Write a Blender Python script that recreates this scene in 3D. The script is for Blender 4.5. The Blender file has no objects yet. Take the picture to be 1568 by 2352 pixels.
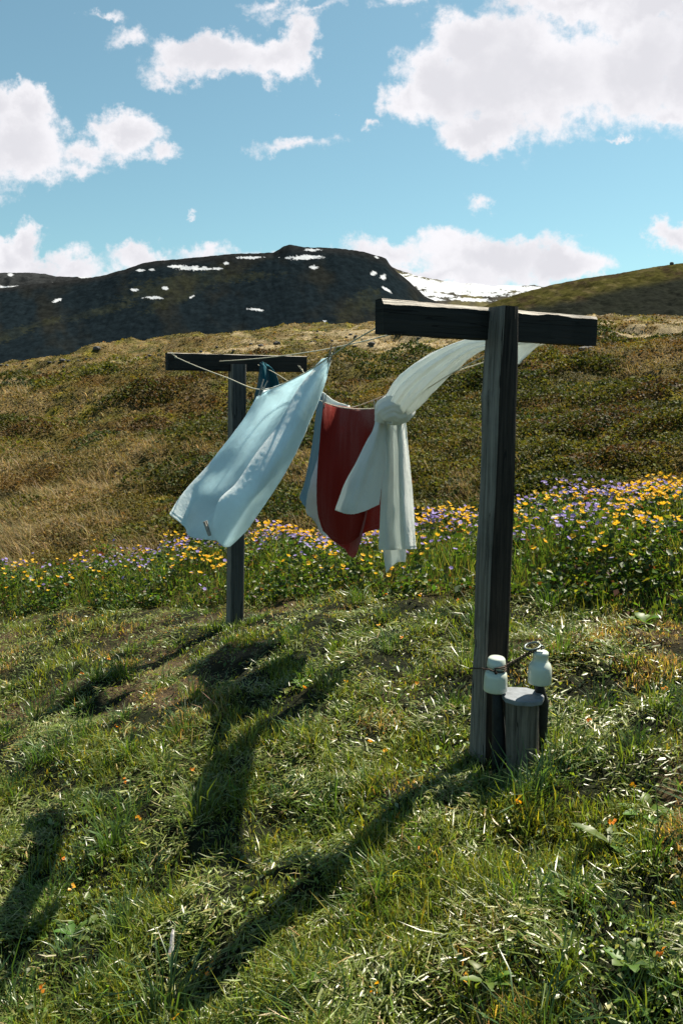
import bpy, math, random
import numpy as np
from mathutils import Vector
random.seed(7)
RNG = np.random.default_rng(11)
R = math.radians
S = bpy.context.scene
C = S.collection

# ---------------------------------------------------------------- camera, sky, sun, exposure
PITCH = R(8.7)
cam_d = bpy.data.cameras.new('camera')
cam = bpy.data.objects.new('camera', cam_d)
C.objects.link(cam)
cam_d.sensor_fit = 'VERTICAL'
cam_d.sensor_height = 36.0
cam_d.lens = 28.0
cam_d.clip_start = 0.05
cam_d.clip_end = 60000
cam.location = (0, 0, 0)
cam.rotation_euler = (R(90) - PITCH, 0, 0)
S.camera = cam

SUN_AZ = 45.0      # degrees to the right of straight ahead
SUN_EL = 54.0
sd = bpy.data.lights.new('sun', 'SUN')
sd.energy = 5.0
sd.angle = R(0.53)
sd.color = (1.0, 0.91, 0.74)
sun = bpy.data.objects.new('sun', sd)
C.objects.link(sun)
sv = Vector((math.sin(R(SUN_AZ)) * math.cos(R(SUN_EL)), math.cos(R(SUN_AZ)) * math.cos(R(SUN_EL)), math.sin(R(SUN_EL))))
sun.rotation_euler = sv.to_track_quat('Z', 'Y').to_euler()
sun.location = (3, 3, 8)

S.view_settings.view_transform = 'Standard'
S.view_settings.look = 'None'
S.view_settings.exposure = 1.28
S.view_settings.gamma = 1.0
SKY_STRENGTH = 0.052

FV = 1829.0        # focal length in pixels of a 1568 x 2352 print of the photograph
CP, SP = math.cos(PITCH), math.sin(PITCH)
def uw(X, Y):      # print pixel -> direction (x/y, z/y)
    F = FV * CP + (1176 - Y) * SP
    return (X - 784) / F, ((1176 - Y) * CP - FV * SP) / F
def at(X, Y, d):
    u, w = uw(X, Y)
    return Vector((u * d, d, w * d))

world = bpy.data.worlds.new('World')
S.world = world
world.use_nodes = True
wt = world.node_tree
wt.nodes.clear()
class NT:
    def __init__(s, t): s.t = t
    def n(s, typ, ins=None, **kw):
        nd = s.t.nodes.new(typ)
        for k, v in kw.items(): setattr(nd, k, v)
        for k, v in (ins or {}).items():
            if hasattr(v, 'is_output') or isinstance(v, bpy.types.NodeSocket): s.t.links.new(v, nd.inputs[k])
            else: nd.inputs[k].default_value = v
        return nd
    def m(s, op, a, b=None, c=None, clamp=False):
        ins = {0: a}
        if b is not None: ins[1] = b
        if c is not None: ins[2] = c
        nd = s.n('ShaderNodeMath', ins, operation=op); nd.use_clamp = clamp
        return nd.outputs[0]
    def vm(s, op, a, b=None, scale=None):
        ins = {0: a}
        if b is not None: ins[1] = b
        nd = s.n('ShaderNodeVectorMath', ins, operation=op)
        if scale is not None: nd.inputs['Scale'].default_value = scale
        return nd.outputs[1] if op in ('LENGTH', 'DOT_PRODUCT') else nd.outputs[0]
    def mix(s, f, a, b, mode='MIX'):
        nd = s.n('ShaderNodeMix', None, data_type='RGBA', blend_type=mode)
        for k, v in ((0, f), (6, a), (7, b)):
            if isinstance(v, bpy.types.NodeSocket): s.t.links.new(v, nd.inputs[k])
            else: nd.inputs[k].default_value = v if not isinstance(v, tuple) or len(v) == 4 else (*v, 1)
        return nd.outputs[2]
    def ramp(s, f, lo, hi):
        nd = s.n('ShaderNodeMapRange', {0: f, 1: lo, 2: hi, 3: 0.0, 4: 1.0}, interpolation_type='SMOOTHSTEP')
        return nd.outputs[0]
    def noise(s, vec, scale, detail=6, rough=0.55, dist=0.0, col=False):
        nd = s.n('ShaderNodeTexNoise', {'Scale': scale, 'Detail': detail, 'Roughness': rough, 'Distortion': dist})
        if vec is not None: s.t.links.new(vec, nd.inputs['Vector'])
        return nd.outputs[1 if col else 0]
w = NT(wt)
tc = w.n('ShaderNodeTexCoord').outputs['Generated']
sky = w.n('ShaderNodeTexSky', None, sky_type='NISHITA', sun_disc=False, sun_elevation=R(SUN_EL), sun_rotation=R(SUN_AZ),
          air_density=1.0, dust_density=0.6, ozone_density=2.2, altitude=200)
sep = w.n('ShaderNodeSeparateXYZ', {0: tc})
yy = w.m('MAXIMUM', sep.outputs[1], 0.05)
flat = w.n('ShaderNodeCombineXYZ', {0: w.m('DIVIDE', sep.outputs[0], yy), 1: w.m('DIVIDE', sep.outputs[2], yy), 2: 0.0}).outputs[0]
warp = w.vm('SUBTRACT', w.noise(flat, 9.0, 7, 0.6, col=True), (0.5, 0.5, 0.5))
wp = w.vm('ADD', flat, w.vm('SCALE', warp, None, 0.10))
warp2 = w.vm('SUBTRACT', w.noise(flat, 38.0, 6, 0.65, col=True), (0.5, 0.5, 0.5))
wp = w.vm('ADD', wp, w.vm('SCALE', warp2, None, 0.036))
blobs = [(1230,165,290,160),(1010,190,120,95),(925,215,55,42),(1090,85,130,80),(1460,150,170,145),(1110,280,120,60),(1500,15,220,60),
 (1330,-10,260,50),(935,-8,80,30),(1540,260,60,40),(1560,-40,300,60),(1640,150,150,200),
 (500,118,150,58),(630,118,105,50),(702,92,48,60),(400,150,60,26),(300,88,62,24),(235,45,45,13),(720,30,120,16),(650,0,80,14),
 (40,330,120,80),(60,270,62,60),(290,285,90,62),(372,345,52,38),(195,330,95,34),(-10,250,60,60),(190,370,70,20),(-60,330,150,120),
 (680,332,95,24),(640,345,40,18),(1100,452,34,22),(868,278,24,12),(442,487,16,8),(1420,325,40,8),(765,240,14,8),
 (1120,590,230,66),(890,575,120,42),(1290,618,110,56),(1000,548,70,34),(780,580,80,30),(1170,548,60,28),(1000,640,260,50),
 (62,550,58,56),(100,600,110,42),(10,585,60,60),(180,628,100,36),(330,610,110,36),(470,600,80,30),(570,606,80,24),(1545,560,66,50),(1620,560,90,70)]
dens = None
for (bx, by, rx, ry) in blobs:
    u0, w0 = uw(bx, by)
    mp = w.n('ShaderNodeMapping', {'Vector': wp}, vector_type='POINT')
    sx, sy = FV / rx, FV / ry
    mp.inputs['Location'].default_value = (-u0 * sx, -w0 * sy, 0)
    mp.inputs['Scale'].default_value = (sx, sy, 1)
    kk = min(1.0, max(0.30, min(rx, ry) / 62.0))
    dd = w.m('MULTIPLY_ADD', w.vm('LENGTH', mp.outputs[0]), -kk, kk)
    dens = dd if dens is None else w.m('SMOOTH_MAX', dens, dd, 0.18)
# scattered clouds over the rest of the sky, behind and beside the view
gen = w.noise(w.vm('MULTIPLY', tc, (1.0, 1.0, 2.2)), 2.6, 7, 0.6)
side = w.m('SUBTRACT', 1.0, w.ramp(sep.outputs[1], 0.35, 0.75))
upm = w.ramp(sep.outputs[2], 0.72, 0.9)
side = w.m('MAXIMUM', side, upm)
gend = w.m('MULTIPLY', w.m('SUBTRACT', gen, 0.72), 3.0)
dens = w.m('ADD', w.m('MULTIPLY', dens, w.m('SUBTRACT', 1.0, side)), w.m('MULTIPLY', gend, side))
fine = w.m('SUBTRACT', w.noise(flat, 26.0, 9, 0.68), 0.5)
dens2 = w.m('ADD', dens, w.m('MULTIPLY', fine, w.m('MULTIPLY', w.ramp(dens, -0.55, 0.0), 1.15)))
alpha = w.ramp(dens2, -0.02, 0.40)
core = w.ramp(w.m('ADD', dens, w.m('MULTIPLY', w.m('SUBTRACT', w.noise(flat, 9.0, 8, 0.62), 0.5), 1.5)), 0.10, 0.85)
skysat = w.n('ShaderNodeHueSaturation', {'Saturation': 0.82, 'Color': sky.outputs[0]}).outputs[0]
skycol = w.mix(1.0, skysat, (0.73, 1.02, 0.93, 1), 'MULTIPLY')
skyv = w.vm('SCALE', skycol, None, SKY_STRENGTH)
cl = w.mix(core, (0.40, 0.395, 0.41, 1), (0.32, 0.318, 0.338, 1))
rgb = w.mix(alpha, skyv, cl)
bg = w.n('ShaderNodeBackground', {'Color': rgb, 'Strength': 1.0})
wo = w.n('ShaderNodeOutputWorld', {'Surface': bg.outputs[0]})
world.cycles.sampling_method = 'MANUAL'
world.cycles.sample_map_resolution = 512

# ---------------------------------------------------------------- helpers
def tag(o, label=None, cat=None, group=None, kind=None):
    if label: o['label'] = label
    if cat: o['category'] = cat
    if group: o['group'] = group
    if kind: o['kind'] = kind
    return o
def empty(name, loc=(0, 0, 0)):
    o = bpy.data.objects.new(name, None)
    o.empty_display_size = 0.1
    o.location = loc
    C.objects.link(o)
    return o
def mesh_obj(name, V, F, mat, parent=None, smooth=True, col=None):
    """V (n,3) world coordinates, F (m,k) or list of faces"""
    V = np.asarray(V, np.float32)
    me = bpy.data.meshes.new(name)
    org = Vector((0, 0, 0))
    if parent is not None:
        org = parent.matrix_world.translation if parent.parent else parent.location
    V = V - np.array(org, np.float32)
    if isinstance(F, np.ndarray):
        k = F.shape[1]
        me.vertices.add(len(V)); me.vertices.foreach_set('co', V.ravel())
        me.loops.add(F.size); me.loops.foreach_set('vertex_index', F.ravel().astype(np.int32))
        me.polygons.add(len(F))
        me.polygons.foreach_set('loop_start', np.arange(0, F.size, k, dtype=np.int32))
        me.polygons.foreach_set('loop_total', np.full(len(F), k, np.int32))
    else:
        me.from_pydata([tuple(map(float, v)) for v in V], [], F)
    if col is not None:
        a = me.color_attributes.new('col', 'FLOAT_COLOR', 'POINT')
        c4 = np.ones((len(V), 4), np.float32); c4[:, :3] = col
        a.data.foreach_set('color', c4.ravel())
    me.update(calc_edges=True)
    if smooth: me.polygons.foreach_set('use_smooth', np.ones(len(me.polygons), bool))
    me.materials.append(mat)
    o = bpy.data.objects.new(name, me)
    C.objects.link(o)
    if parent is not None: o.parent = parent
    return o
class MB:
    def __init__(s): s.v = []; s.f = []
    def add(s, V, F):
        b = len(s.v); s.v += [tuple(p) for p in V]; s.f += [tuple(b + i for i in f) for f in F]
    def tube(s, pts, r, n=8, cap=True):
        pts = [Vector(p) for p in pts]
        V = []; prev = None
        for i, p in enumerate(pts):
            t = (pts[min(i + 1, len(pts) - 1)] - pts[max(i - 1, 0)]).normalized()
            a = prev if prev is not None else (Vector((0, 0, 1)) if abs(t.z) < .9 else Vector((1, 0, 0)))
            e1 = (a - t * a.dot(t)).normalized(); e2 = t.cross(e1); prev = e1
            rr = r[i] if isinstance(r, (list, tuple)) else r
            for k in range(n):
                g = 2 * math.pi * k / n
                V.append(p + e1 * math.cos(g) * rr + e2 * math.sin(g) * rr)
        F = [(i * n + k, i * n + (k + 1) % n, (i + 1) * n + (k + 1) % n, (i + 1) * n + k) for i in range(len(pts) - 1) for k in range(n)]
        if cap: F += [tuple(range(n))[::-1], tuple((len(pts) - 1) * n + k for k in range(n))]
        s.add(V, F)
    def lathe(s, prof, c, n=28, tilt=None):
        V = []
        for (r, z) in prof:
            for k in range(n):
                g = 2 * math.pi * k / n
                v = Vector((r * math.cos(g), r * math.sin(g), z))
                if tilt: v = tilt @ v
                V.append(Vector(c) + v)
        m = len(prof)
        F = [(i * n + k, i * n + (k + 1) % n, (i + 1) * n + (k + 1) % n, (i + 1) * n + k) for i in range(m - 1) for k in range(n)]
        s.add(V, F)
    def build(s, name, mat, parent=None, smooth=True): return mesh_obj(name, s.v, s.f, mat, parent, smooth)

# value noise in numpy
def _h(ix, iy, seed):
    h = (ix.astype(np.int64) * 374761393 + iy.astype(np.int64) * 668265263 + seed * 974711) & 0x7fffffff
    h = ((h ^ (h >> 13)) * 1274126177) & 0x7fffffff
    return ((h ^ (h >> 16)) & 0xffff) / 65535.0
def vnoise(x, y, seed=0):
    xi = np.floor(x); yi = np.floor(y)
    fx = x - xi; fy = y - yi
    fx = fx * fx * fx * (fx * (fx * 6 - 15) + 10); fy = fy * fy * fy * (fy * (fy * 6 - 15) + 10)
    a = _h(xi, yi, seed); b = _h(xi + 1, yi, seed); c = _h(xi, yi + 1, seed); d = _h(xi + 1, yi + 1, seed)
    return (a + (b - a) * fx) * (1 - fy) + (c + (d - c) * fx) * fy
def fbm(x, y, scale, octv=4, seed=0, rough=0.5):
    x = np.asarray(x, float) / scale; y = np.asarray(y, float) / scale
    s = 0; a = 1; t = 0
    for i in range(octv):
        s = s + a * (vnoise(x * 0.88 - y * 0.47 + i * 17.3, x * 0.47 + y * 0.88 - i * 9.1, seed + i) - 0.5); t += a
        a *= rough; x = x * 2.03; y = y * 2.03
    return s / t * 2          # about -1..1
def sm(a, b, x):
    t = np.clip((np.asarray(x, float) - a) / (b - a), 0, 1)
    return t * t * (3 - 2 * t)

# ---------------------------------------------------------------- terrain
KY = np.array([-3000, -60, -2, 0, 3, 6, 8, 12, 20, 40, 80, 100, 140, 400, 8000.])
KA = np.array([0.0, .05, .2509, .2509, .2509, .235, .165, .12, .09, .075, .065, .065, .05, 0, 0])
KC = np.array([-6, -2.2, -1.789, -1.737, -1.659, -1.581, -1.70, -1.42, -0.90, 1.30, 6.2, 6.6, 2, -30, -80.])
KQ = np.array([0, 0, 0, 0, 0, 0, 0, 0, 0, -.0008, -.0013, -.0012, 0, 0, 0.])
LX = np.array([-12, -3.5, -1.99, -.81, .05, 1.35, 1.71, 3, 9.])
LY = np.array([9.0, 7.9, 7.28, 6.46, 5.97, 4.64, 3.95, 2.9, 1.])
BX = np.array([-14, -4, -2, 0, 2, 3.5, 6, 12.])
BY = np.array([8.8, 9.1, 8.8, 8.3, 7.2, 6.5, 5.6, 5.])
def lawn_edge(x): return np.interp(x, LX, LY)
def back_edge(x): return np.interp(x, BX, BY)
def smooth_interp(y, kv):
    # blend of two shifted lookups rounds the knots off
    d = 0.06 * np.abs(y) + 0.25
    return (np.interp(y - d, KY, kv) + 2 * np.interp(y, KY, kv) + np.interp(y + d, KY, kv)) / 4
def ground(x, y):
    x = np.asarray(x, float); y = np.asarray(y, float)
    a = smooth_interp(y, KA); c = smooth_interp(y, KC); q = smooth_interp(y, KQ)
    xx = np.clip(x, -0.9 * np.abs(y) - 12, 0.9 * np.abs(y) + 12)
    z = c + a * xx + q * xx * xx
    moor = sm(0.3, 2.5, y - back_edge(x))
    lawn = 1 - sm(-0.5, 1.0, y - lawn_edge(x))
    z += lawn * (0.09 * fbm(x, y, 0.5, 3, 5) + 0.03 * fbm(x, y, 0.17, 2, 6)) + (1 - lawn) * 0.05 * fbm(x, y, 0.8, 3, 7)
    z += moor * sm(150, 90, y) * (0.30 * fbm(x, y * 1.1, 1.6, 3, 21) + 0.14 * np.abs(fbm(x, y * 1.3, 0.7, 2, 22)))
    z += sm(11, 24, y) * sm(160, 95, y) * (0.95 * fbm(x, y * 1.8, 9, 3, 31) + 0.25 * fbm(x, y * 2.0, 3.0, 2, 33))
    z += 0.95 * np.exp(-((x + 6.5) / 5.0) ** 2 - ((y - 30) / 3.5) ** 2)
    z += 0.8 * np.exp(-((x - 7.5) / 6.0) ** 2 - ((y - 24) / 4) ** 2)
    return z
def moor_colour(x, y):
    """base colours of the heath vegetation as patches: tan grass, olive, green, rust shrubs, pale moss"""
    n1 = fbm(x, y * .8, 1.9, 5, 41, .7); n2 = fbm(x, y * .9, .9, 3, 43, .6); n3 = fbm(x, y, 4.5, 3, 47); n4 = fbm(x * 0.45, y * 1.5, 3.2, 4, 51, .65)
    olive = np.array([.100, .086, .024]); green = np.array([.062, .078, .018]); tan = np.array([.22, .165, .08])
    rust = np.array([.13, .062, .022]); ygreen = np.array([.20, .18, .030]); moss = np.array([.44, .35, .21]); dark = np.array([.045, .042, .017])
    c = np.ones(np.shape(x) + (3,)) * olive
    def bl(c, k, t): t = np.clip(t, 0, 1)[..., None]; return c * (1 - t) + k * t
    u = x / np.maximum(y, 1)
    c = bl(c, green, sm(.0, .5, n3) * .8)
    c = bl(c, ygreen, sm(.05, .45, n2) * sm(.9, -.2, n1))
    c = bl(c, rust, .6 * sm(.05, .45, fbm(x, y * 1.5, 1.9, 3, 61) + 0.35 * sm(-.1, .3, u) - .12) * .85)
    c = bl(c, dark, sm(.15, .6, fbm(x, y * 1.4, 1.4, 3, 67)) * .8)
    c = bl(c, tan, sm(-.14, .22, n1 - .25 * sm(0.0, .35, u) - .02 + .25 * sm(11, 9, y) * 0) * .9)
    far = sm(31, 42, y + 5 * n3) * sm(78, 66, y)
    pm = sm(.04, .30, n4 + .22 * fbm(x, y * 1.3, .8, 3, 55) + .28 * sm(.05, .3, u) - .08 + 0.16 * sm(-.12, -.3, u) * sm(55, 40, y)) * far
    c = bl(c * np.array([.88, .86, .76]), moss * .75, pm * .95)
    return c, pm

# ---------------------------------------------------------------- materials
def newmat(name):
    m = bpy.data.materials.new(name); m.use_nodes = True
    t = m.node_tree; t.nodes.clear()
    return m, NT(t)
def bsdf(k, **ins):
    return k.n('ShaderNodeBsdfPrincipled', {a.replace('_', ' '): b for a, b in ins.items()})
def out(k, s, disp=None):
    k.n('ShaderNodeOutputMaterial', {'Surface': s})
def bump(k, h, st, dist=0.01):
    return k.n('ShaderNodeBump', {'Height': h, 'Strength': st, 'Distance': dist}).outputs[0]
def foliage_mat(name, transl=0.4, rough=0.45, spec=0.5, tcol=(1.25, 1.2, .5, 1)):
    m, k = newmat(name)
    at_ = k.n('ShaderNodeAttribute', None, attribute_name='col').outputs[0]
    p = bsdf(k, Base_Color=at_, Roughness=rough, Specular_IOR_Level=spec)
    tr = k.n('ShaderNodeBsdfTranslucent', {'Color': k.mix(1.0, at_, tcol, 'MULTIPLY')})
    mx = k.n('ShaderNodeMixShader', {0: transl, 1: p.outputs[0], 2: tr.outputs[0]})
    out(k, mx.outputs[0]); return m
M_grass = foliage_mat('grass_blades', .45, .36, .6, (1.5, 1.35, .45, 1))
M_leaf = foliage_mat('leaves', .5, .45, .4, (1.4, 1.3, .4, 1))
M_heath = foliage_mat('heath_plants', .35, .7, .2, (1.2, 1.1, .7, 1))
M_petal = foliage_mat('petals', .35, .6, .3, (1.1, 1.05, 1.0, 1))

def ground_mat():
    m, k = newmat('soil_and_thatch')
    at_ = k.n('ShaderNodeAttribute', None, attribute_name='col').outputs[0]
    g = k.n('ShaderNodeNewGeometry').outputs['Position']
    n1 = k.noise(g, 14, 8, .7); n2 = k.noise(g, 1.7, 8, .75)
    v = k.m('ADD', k.m('MULTIPLY', k.ramp(n1, .3, .7), .8), k.m('MULTIPLY', k.ramp(n2, .35, .65), .7))
    v = k.m('ADD', v, .22)
    c = k.vm('MULTIPLY', at_, k.n('ShaderNodeCombineXYZ', {0: v, 1: v, 2: v}).outputs[0])
    p = bsdf(k, Base_Color=c, Roughness=.95, Specular_IOR_Level=.1, Normal=bump(k, k.m('ADD', n1, k.m('MULTIPLY', n2, 3.0)), 1.0, .06))
    out(k, p.outputs[0]); return m
M_ground = ground_mat()

def wood_mat(name, c1, c2, grain='Z', dark=0.35, scale=1.0):
    m, k = newmat(name)
    tc = k.n('ShaderNodeTexCoord').outputs['Object']
    s = {'Z': (38, 38, 1.6), 'B': (1.6, 1.6, 46)}[grain]
    s = tuple(a * scale for a in s)
    v = k.vm('MULTIPLY', tc, s)
    n1 = k.noise(v, 1.6, 8, .65, .4); n2 = k.noise(k.vm('MULTIPLY', tc, (3, 3, 3)), 1.3, 6, .6); n3 = k.noise(v, 6.0, 5, .7)
    base = k.mix(k.ramp(n1, .3, .7), c1, c2)
    base = k.mix(k.m('MULTIPLY', k.ramp(n2, .45, .75), .6), base, tuple(a * .45 for a in c1[:3]) + (1,))
    crack = k.ramp(n1, .40, .33)
    base = k.mix(k.m('MULTIPLY', crack, .85), base, tuple(a * dark for a in c1[:3]) + (1,))
    n4 = k.noise(k.vm('MULTIPLY', tc, tuple(a * (.55 if a > 10 else .35) for a in s)), 1.0, 3, .5)
    line = k.m('LESS_THAN', k.m('ABSOLUTE', k.m('SUBTRACT', n4, .52)), .006)
    base = k.mix(k.m('MULTIPLY', line, .9), base, (.006, .005, .005, 1))
    h = k.m('SUBTRACT', k.m('ADD', n1, k.m('MULTIPLY', n3, .4)), line)
    p = bsdf(k, Base_Color=base, Roughness=.85, Specular_IOR_Level=.25, Normal=bump(k, h, .9, .006))
    out(k, p.outputs[0]); return m
M_wood_dark = wood_mat('shaded_side_wood', (.011, .0095, .0085, 1), (.046, .036, .029, 1), 'Z')  # front and right post faces: shade put into a darker colour
M_wood_grey = wood_mat('lit_side_grey_wood', (.095, .085, .076, 1), (.27, .24, .215, 1), 'Z')  # left and back post faces: skylight put into a paler grey
M_beam_dark = wood_mat('shaded_beam_sides', (.016, .016, .015, 1), (.030, .028, .025, 1), 'B')  # beam front, ends and underside: deep shade put into the colour
M_beam_top = wood_mat('lit_beam_top', (.42, .37, .32, 1), (.72, .66, .60, 1), 'B', .15)  # beam top and chamfer: sunlight put into a paler wood colour
M_wood_far = wood_mat('far_grey_wood', (.045, .048, .048, 1), (.085, .088, .088, 1), 'Z')  # far post's front and right faces: shade put into the colour
M_stump = wood_mat('stump_wood', (.065, .056, .048, 1), (.17, .15, .13, 1), 'Z')

def cloth_mat(name, col, tcol, transl=.4, weave=900, rough=.95, mott=.1):
    m, k = newmat(name)
    tc = k.n('ShaderNodeTexCoord').outputs['Object']
    n = k.noise(tc, weave, 3, .6); n2 = k.noise(tc, 9, 5, .6)
    f = k.m('ADD', 1 - mott * 1.5, k.m('MULTIPLY', k.m('ADD', n, n2), mott * 1.5))
    fv = k.n('ShaderNodeCombineXYZ', {0: f, 1: f, 2: f}).outputs[0]
    p = bsdf(k, Base_Color=k.vm('MULTIPLY', fv, col[:3]), Roughness=rough, Specular_IOR_Level=.05, Normal=bump(k, n, .55, .004))
    p.inputs['Sheen Weight'].default_value = .35; p.inputs['Sheen Roughness'].default_value = .4
    tr = k.n('ShaderNodeBsdfTranslucent', {'Color': k.vm('MULTIPLY', fv, tcol[:3])})
    mx = k.n('ShaderNodeMixShader', {0: transl, 1: p.outputs[0], 2: tr.outputs[0]})
    out(k, mx.outputs[0]); return m
M_towel = cloth_mat('pale_terry', (.80, .87, .90), (.74, .90, .96), .5, 260, mott=.18)
M_sheet = cloth_mat('white_cotton', (.82, .85, .85), (.68, .73, .72), .42, 300, mott=.14)
M_red = cloth_mat('red_cotton', (.21, .018, .013), (.45, .010, .008), .18, 500)
M_teal = cloth_mat('teal_cotton', (.012, .10, .14), (.01, .08, .1), .2, 500)
M_greyblue = cloth_mat('grey_blue_cotton', (.24, .34, .40), (.14, .2, .22), .2, 400)

def simple(name, col, rough=.5, metal=0, spec=.5, nscale=30, amp=.3, b=.2):
    m, k = newmat(name)
    tc = k.n('ShaderNodeTexCoord').outputs['Object']
    n = k.noise(tc, nscale, 6, .65)
    c = k.mix(k.ramp(n, .35, .75), (*col, 1), tuple(a * (1 - amp) for a in col) + (1,))
    p = bsdf(k, Base_Color=c, Roughness=rough, Metallic=metal, Specular_IOR_Level=spec, Normal=bump(k, n, b, .004))
    out(k, p.outputs[0]); return m
M_porc = simple('glazed_porcelain', (.50, .55, .50), .16, 0, .6, 18, .10, .03)
M_rust = simple('rusty_iron', (.055, .035, .028), .8, .3, .4, 60, .5, .6)
M_iron = simple('dark_iron', (.022, .025, .03), .7, .4, .4, 40, .4, .5)
M_wire = simple('galvanised_wire', (.16, .19, .19), .4, .8, .5, 40, .3, .2)
M_rope = simple('pale_cord', (.62, .58, .46), .8, 0, .3, 200, .35, .5)
M_peg = simple('peg_wood', (.34, .25, .19), .7, 0, .3, 60, .4, .4)
M_peggrey = simple('weathered_peg_wood', (.36, .33, .30), .8, 0, .2, 60, .4, .4)
M_slate = simple('slate_cap', (.17, .19, .22), .6, 0, .4, 26, .4, .5)
M_chip = simple('bleached_chip', (.70, .62, .62), .7, 0, .3, 50, .35, .5)
def rock_mat():
    m, k = newmat('lichen_rock')
    g = k.n('ShaderNodeTexCoord').outputs['Object']
    n = k.noise(g, 7, 7, .7); n2 = k.noise(g, 2.0, 4, .6)
    c = k.mix(k.ramp(n, .4, .65), (.055, .055, .06, 1), (.13, .125, .125, 1))
    c = k.mix(k.m('MULTIPLY', k.ramp(n2, .55, .7), .6), c, (.24, .21, .16, 1))
    p = bsdf(k, Base_Color=c, Roughness=.9, Specular_IOR_Level=.2, Normal=bump(k, n, .8, .05)); out(k, p.outputs[0]); return m
M_rock = rock_mat()

# ---------------------------------------------------------------- ground sheet
def build_ground():
    ys = np.concatenate([[-3000, -1000, -300, -100, -40, -20, -12], np.arange(-8, 0, .25), np.arange(0, 10, .045),
                         np.geomspace(10, 110, 330), np.geomspace(115, 7500, 50)])
    t = np.linspace(-1, 1, 521)
    us = 0.62 * t + 1.6 * t ** 7
    Yg, Ug = np.meshgrid(ys, us, indexing='ij')
    X = Ug * (np.abs(Yg) + 3.0)
    Z = ground(X, Yg)
    nr, nc = Yg.shape
    V = np.stack([X, Yg, Z], -1).reshape(-1, 3)
    i = np.arange(nr - 1)[:, None] * nc + np.arange(nc - 1)[None, :]
    F = np.stack([i, i + 1, i + nc + 1, i + nc], -1).reshape(-1, 4)
    mc, pm = moor_colour(X, Yg)
    lawn = (1 - sm(-.3, .5, Yg - lawn_edge(X)))[..., None]
    dry = sm(.1, .5, fbm(X, Yg, .6, 3, 71))[..., None]
    lc = np.array([.014, .017, .008]) * (1 - dry) + np.array([.085, .06, .035]) * dry
    col = mc * .8 * (1 - lawn) + lc * lawn
    o = mesh_obj('ground', V, F, M_ground, col=col.reshape(-1, 3))
    o['kind'] = 'structure'
build_ground()

# ---------------------------------------------------------------- hills
def hill_mat(name, rscale, bumpd):
    m, k = newmat(name)
    at_ = k.n('ShaderNodeAttribute', None, attribute_name='col').outputs[0]
    g = k.n('ShaderNodeNewGeometry').outputs['Position']
    n1 = k.noise(g, rscale, 9, .7)
    v = k.m('ADD', k.m('MULTIPLY', k.ramp(n1, .3, .7), .6), .6)
    snow = k.ramp(k.vm('DOT_PRODUCT', at_, (1, 1, 1)), .8, 1.2)
    v = k.m('ADD', k.m('MULTIPLY', v, k.m('SUBTRACT', 1.0, snow)), snow)
    c = k.vm('MULTIPLY', at_, k.n('ShaderNodeCombineXYZ', {0: v, 1: v, 2: v}).outputs[0])
    p = bsdf(k, Base_Color=c, Roughness=1.0, Specular_IOR_Level=0.0, Normal=bump(k, n1, .6, bumpd)); out(k, p.outputs[0]); return m
M_mount = hill_mat('mountain_heath', .05, 2.0)
M_hill = hill_mat('hill_heath', .25, 1.2)
def hill(name, prof, D, run, foot_w, mat, colour, back=0.5, gull=1.0, seed=0, power=1.25, ncol=900, nrow=170, extend=.5, nscale=None):
    """a ridge at distance D whose skyline follows prof (print px), falling towards the viewer over `run` metres"""
    px = np.array([p[0] for p in prof], float); py = np.array([p[1] for p in prof], float)
    uu = []; ww = []
    for a, b in prof:
        u_, w_ = uw(a, b); uu.append(u_); ww.append(w_)
    us = np.linspace(uu[0] - extend * (uu[0] < -.3), uu[-1] + extend * (uu[-1] > .3), ncol)
    cw = np.interp(us, uu, ww)
    cw += 0.0007 * fbm(us, us * 0, .006, 3, seed + 3)
    s = np.concatenate([np.linspace(-1, 0, 14)[:-1], np.linspace(0, 1, nrow) ** 1.15])
    Sg, Ug = np.meshgrid(s, us, indexing='ij')
    dist = D - np.where(Sg > 0, Sg * run, Sg * run * .8)
    kn_ = max(3, int(ncol * .05)); ker = np.hanning(2 * kn_ + 1); ker /= ker.sum()
    cs_ = np.convolve(np.pad(cw, kn_, mode='edge'), ker, 'valid')
    tt = sm(0.0, .22, Sg)
    crest = (cw[None, :] * (1 - tt) + np.minimum(cs_, cw + .002)[None, :] * tt) * D
    foot = foot_w * (D - run)
    prof_s = np.where(Sg > 0, 1 - (1 - (1 - np.clip(Sg, 0, 1)) ** power), 1)
    Z = foot + (crest - foot) * prof_s - np.where(Sg < 0, (-Sg) ** 1.5 * back * run * .5, 0)
    X = Ug * (D - np.where(Sg > 0, Sg * run, 0) * 0.6); Y = dist
    ns = nscale or run * .18
    amp = run * .05 * gull
    Z += amp * fbm(X, Y * .45, ns, 5, seed, .55) * sm(0, .12, Sg) * (1 - .4 * sm(.7, 1, Sg))
    Z += amp * .25 * np.abs(fbm(X, Y * .8, ns * .25, 3, seed + 9)) * sm(0, .05, Sg)
    PX = 784 + 0 * X
    # where each vertex shows in the print, so that snow, sunlit grass and painted shade can be laid on the right slope
    wv = Z / Y; uv = X / Y
    den = CP - wv * SP
    sY = 1176 - FV * (wv * CP + SP) / den
    sX = 784 + uv * (FV * CP + (1176 - sY) * SP)
    col = colour(X, Y, Z, sX, sY, Sg)
    nr, nc = Sg.shape
    V = np.stack([X, Y, Z], -1).reshape(-1, 3)
    i = np.arange(nr - 1)[:, None] * nc + np.arange(nc - 1)[None, :]
    F = np.stack([i, i + 1, i + nc + 1, i + nc], -1).reshape(-1, 4)
    o = mesh_obj(name, V, F, mat, col=col.reshape(-1, 3)); o['kind'] = 'structure'
    return o, (uu, ww)
SNOW = np.array([.46, .48, .52])
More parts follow.
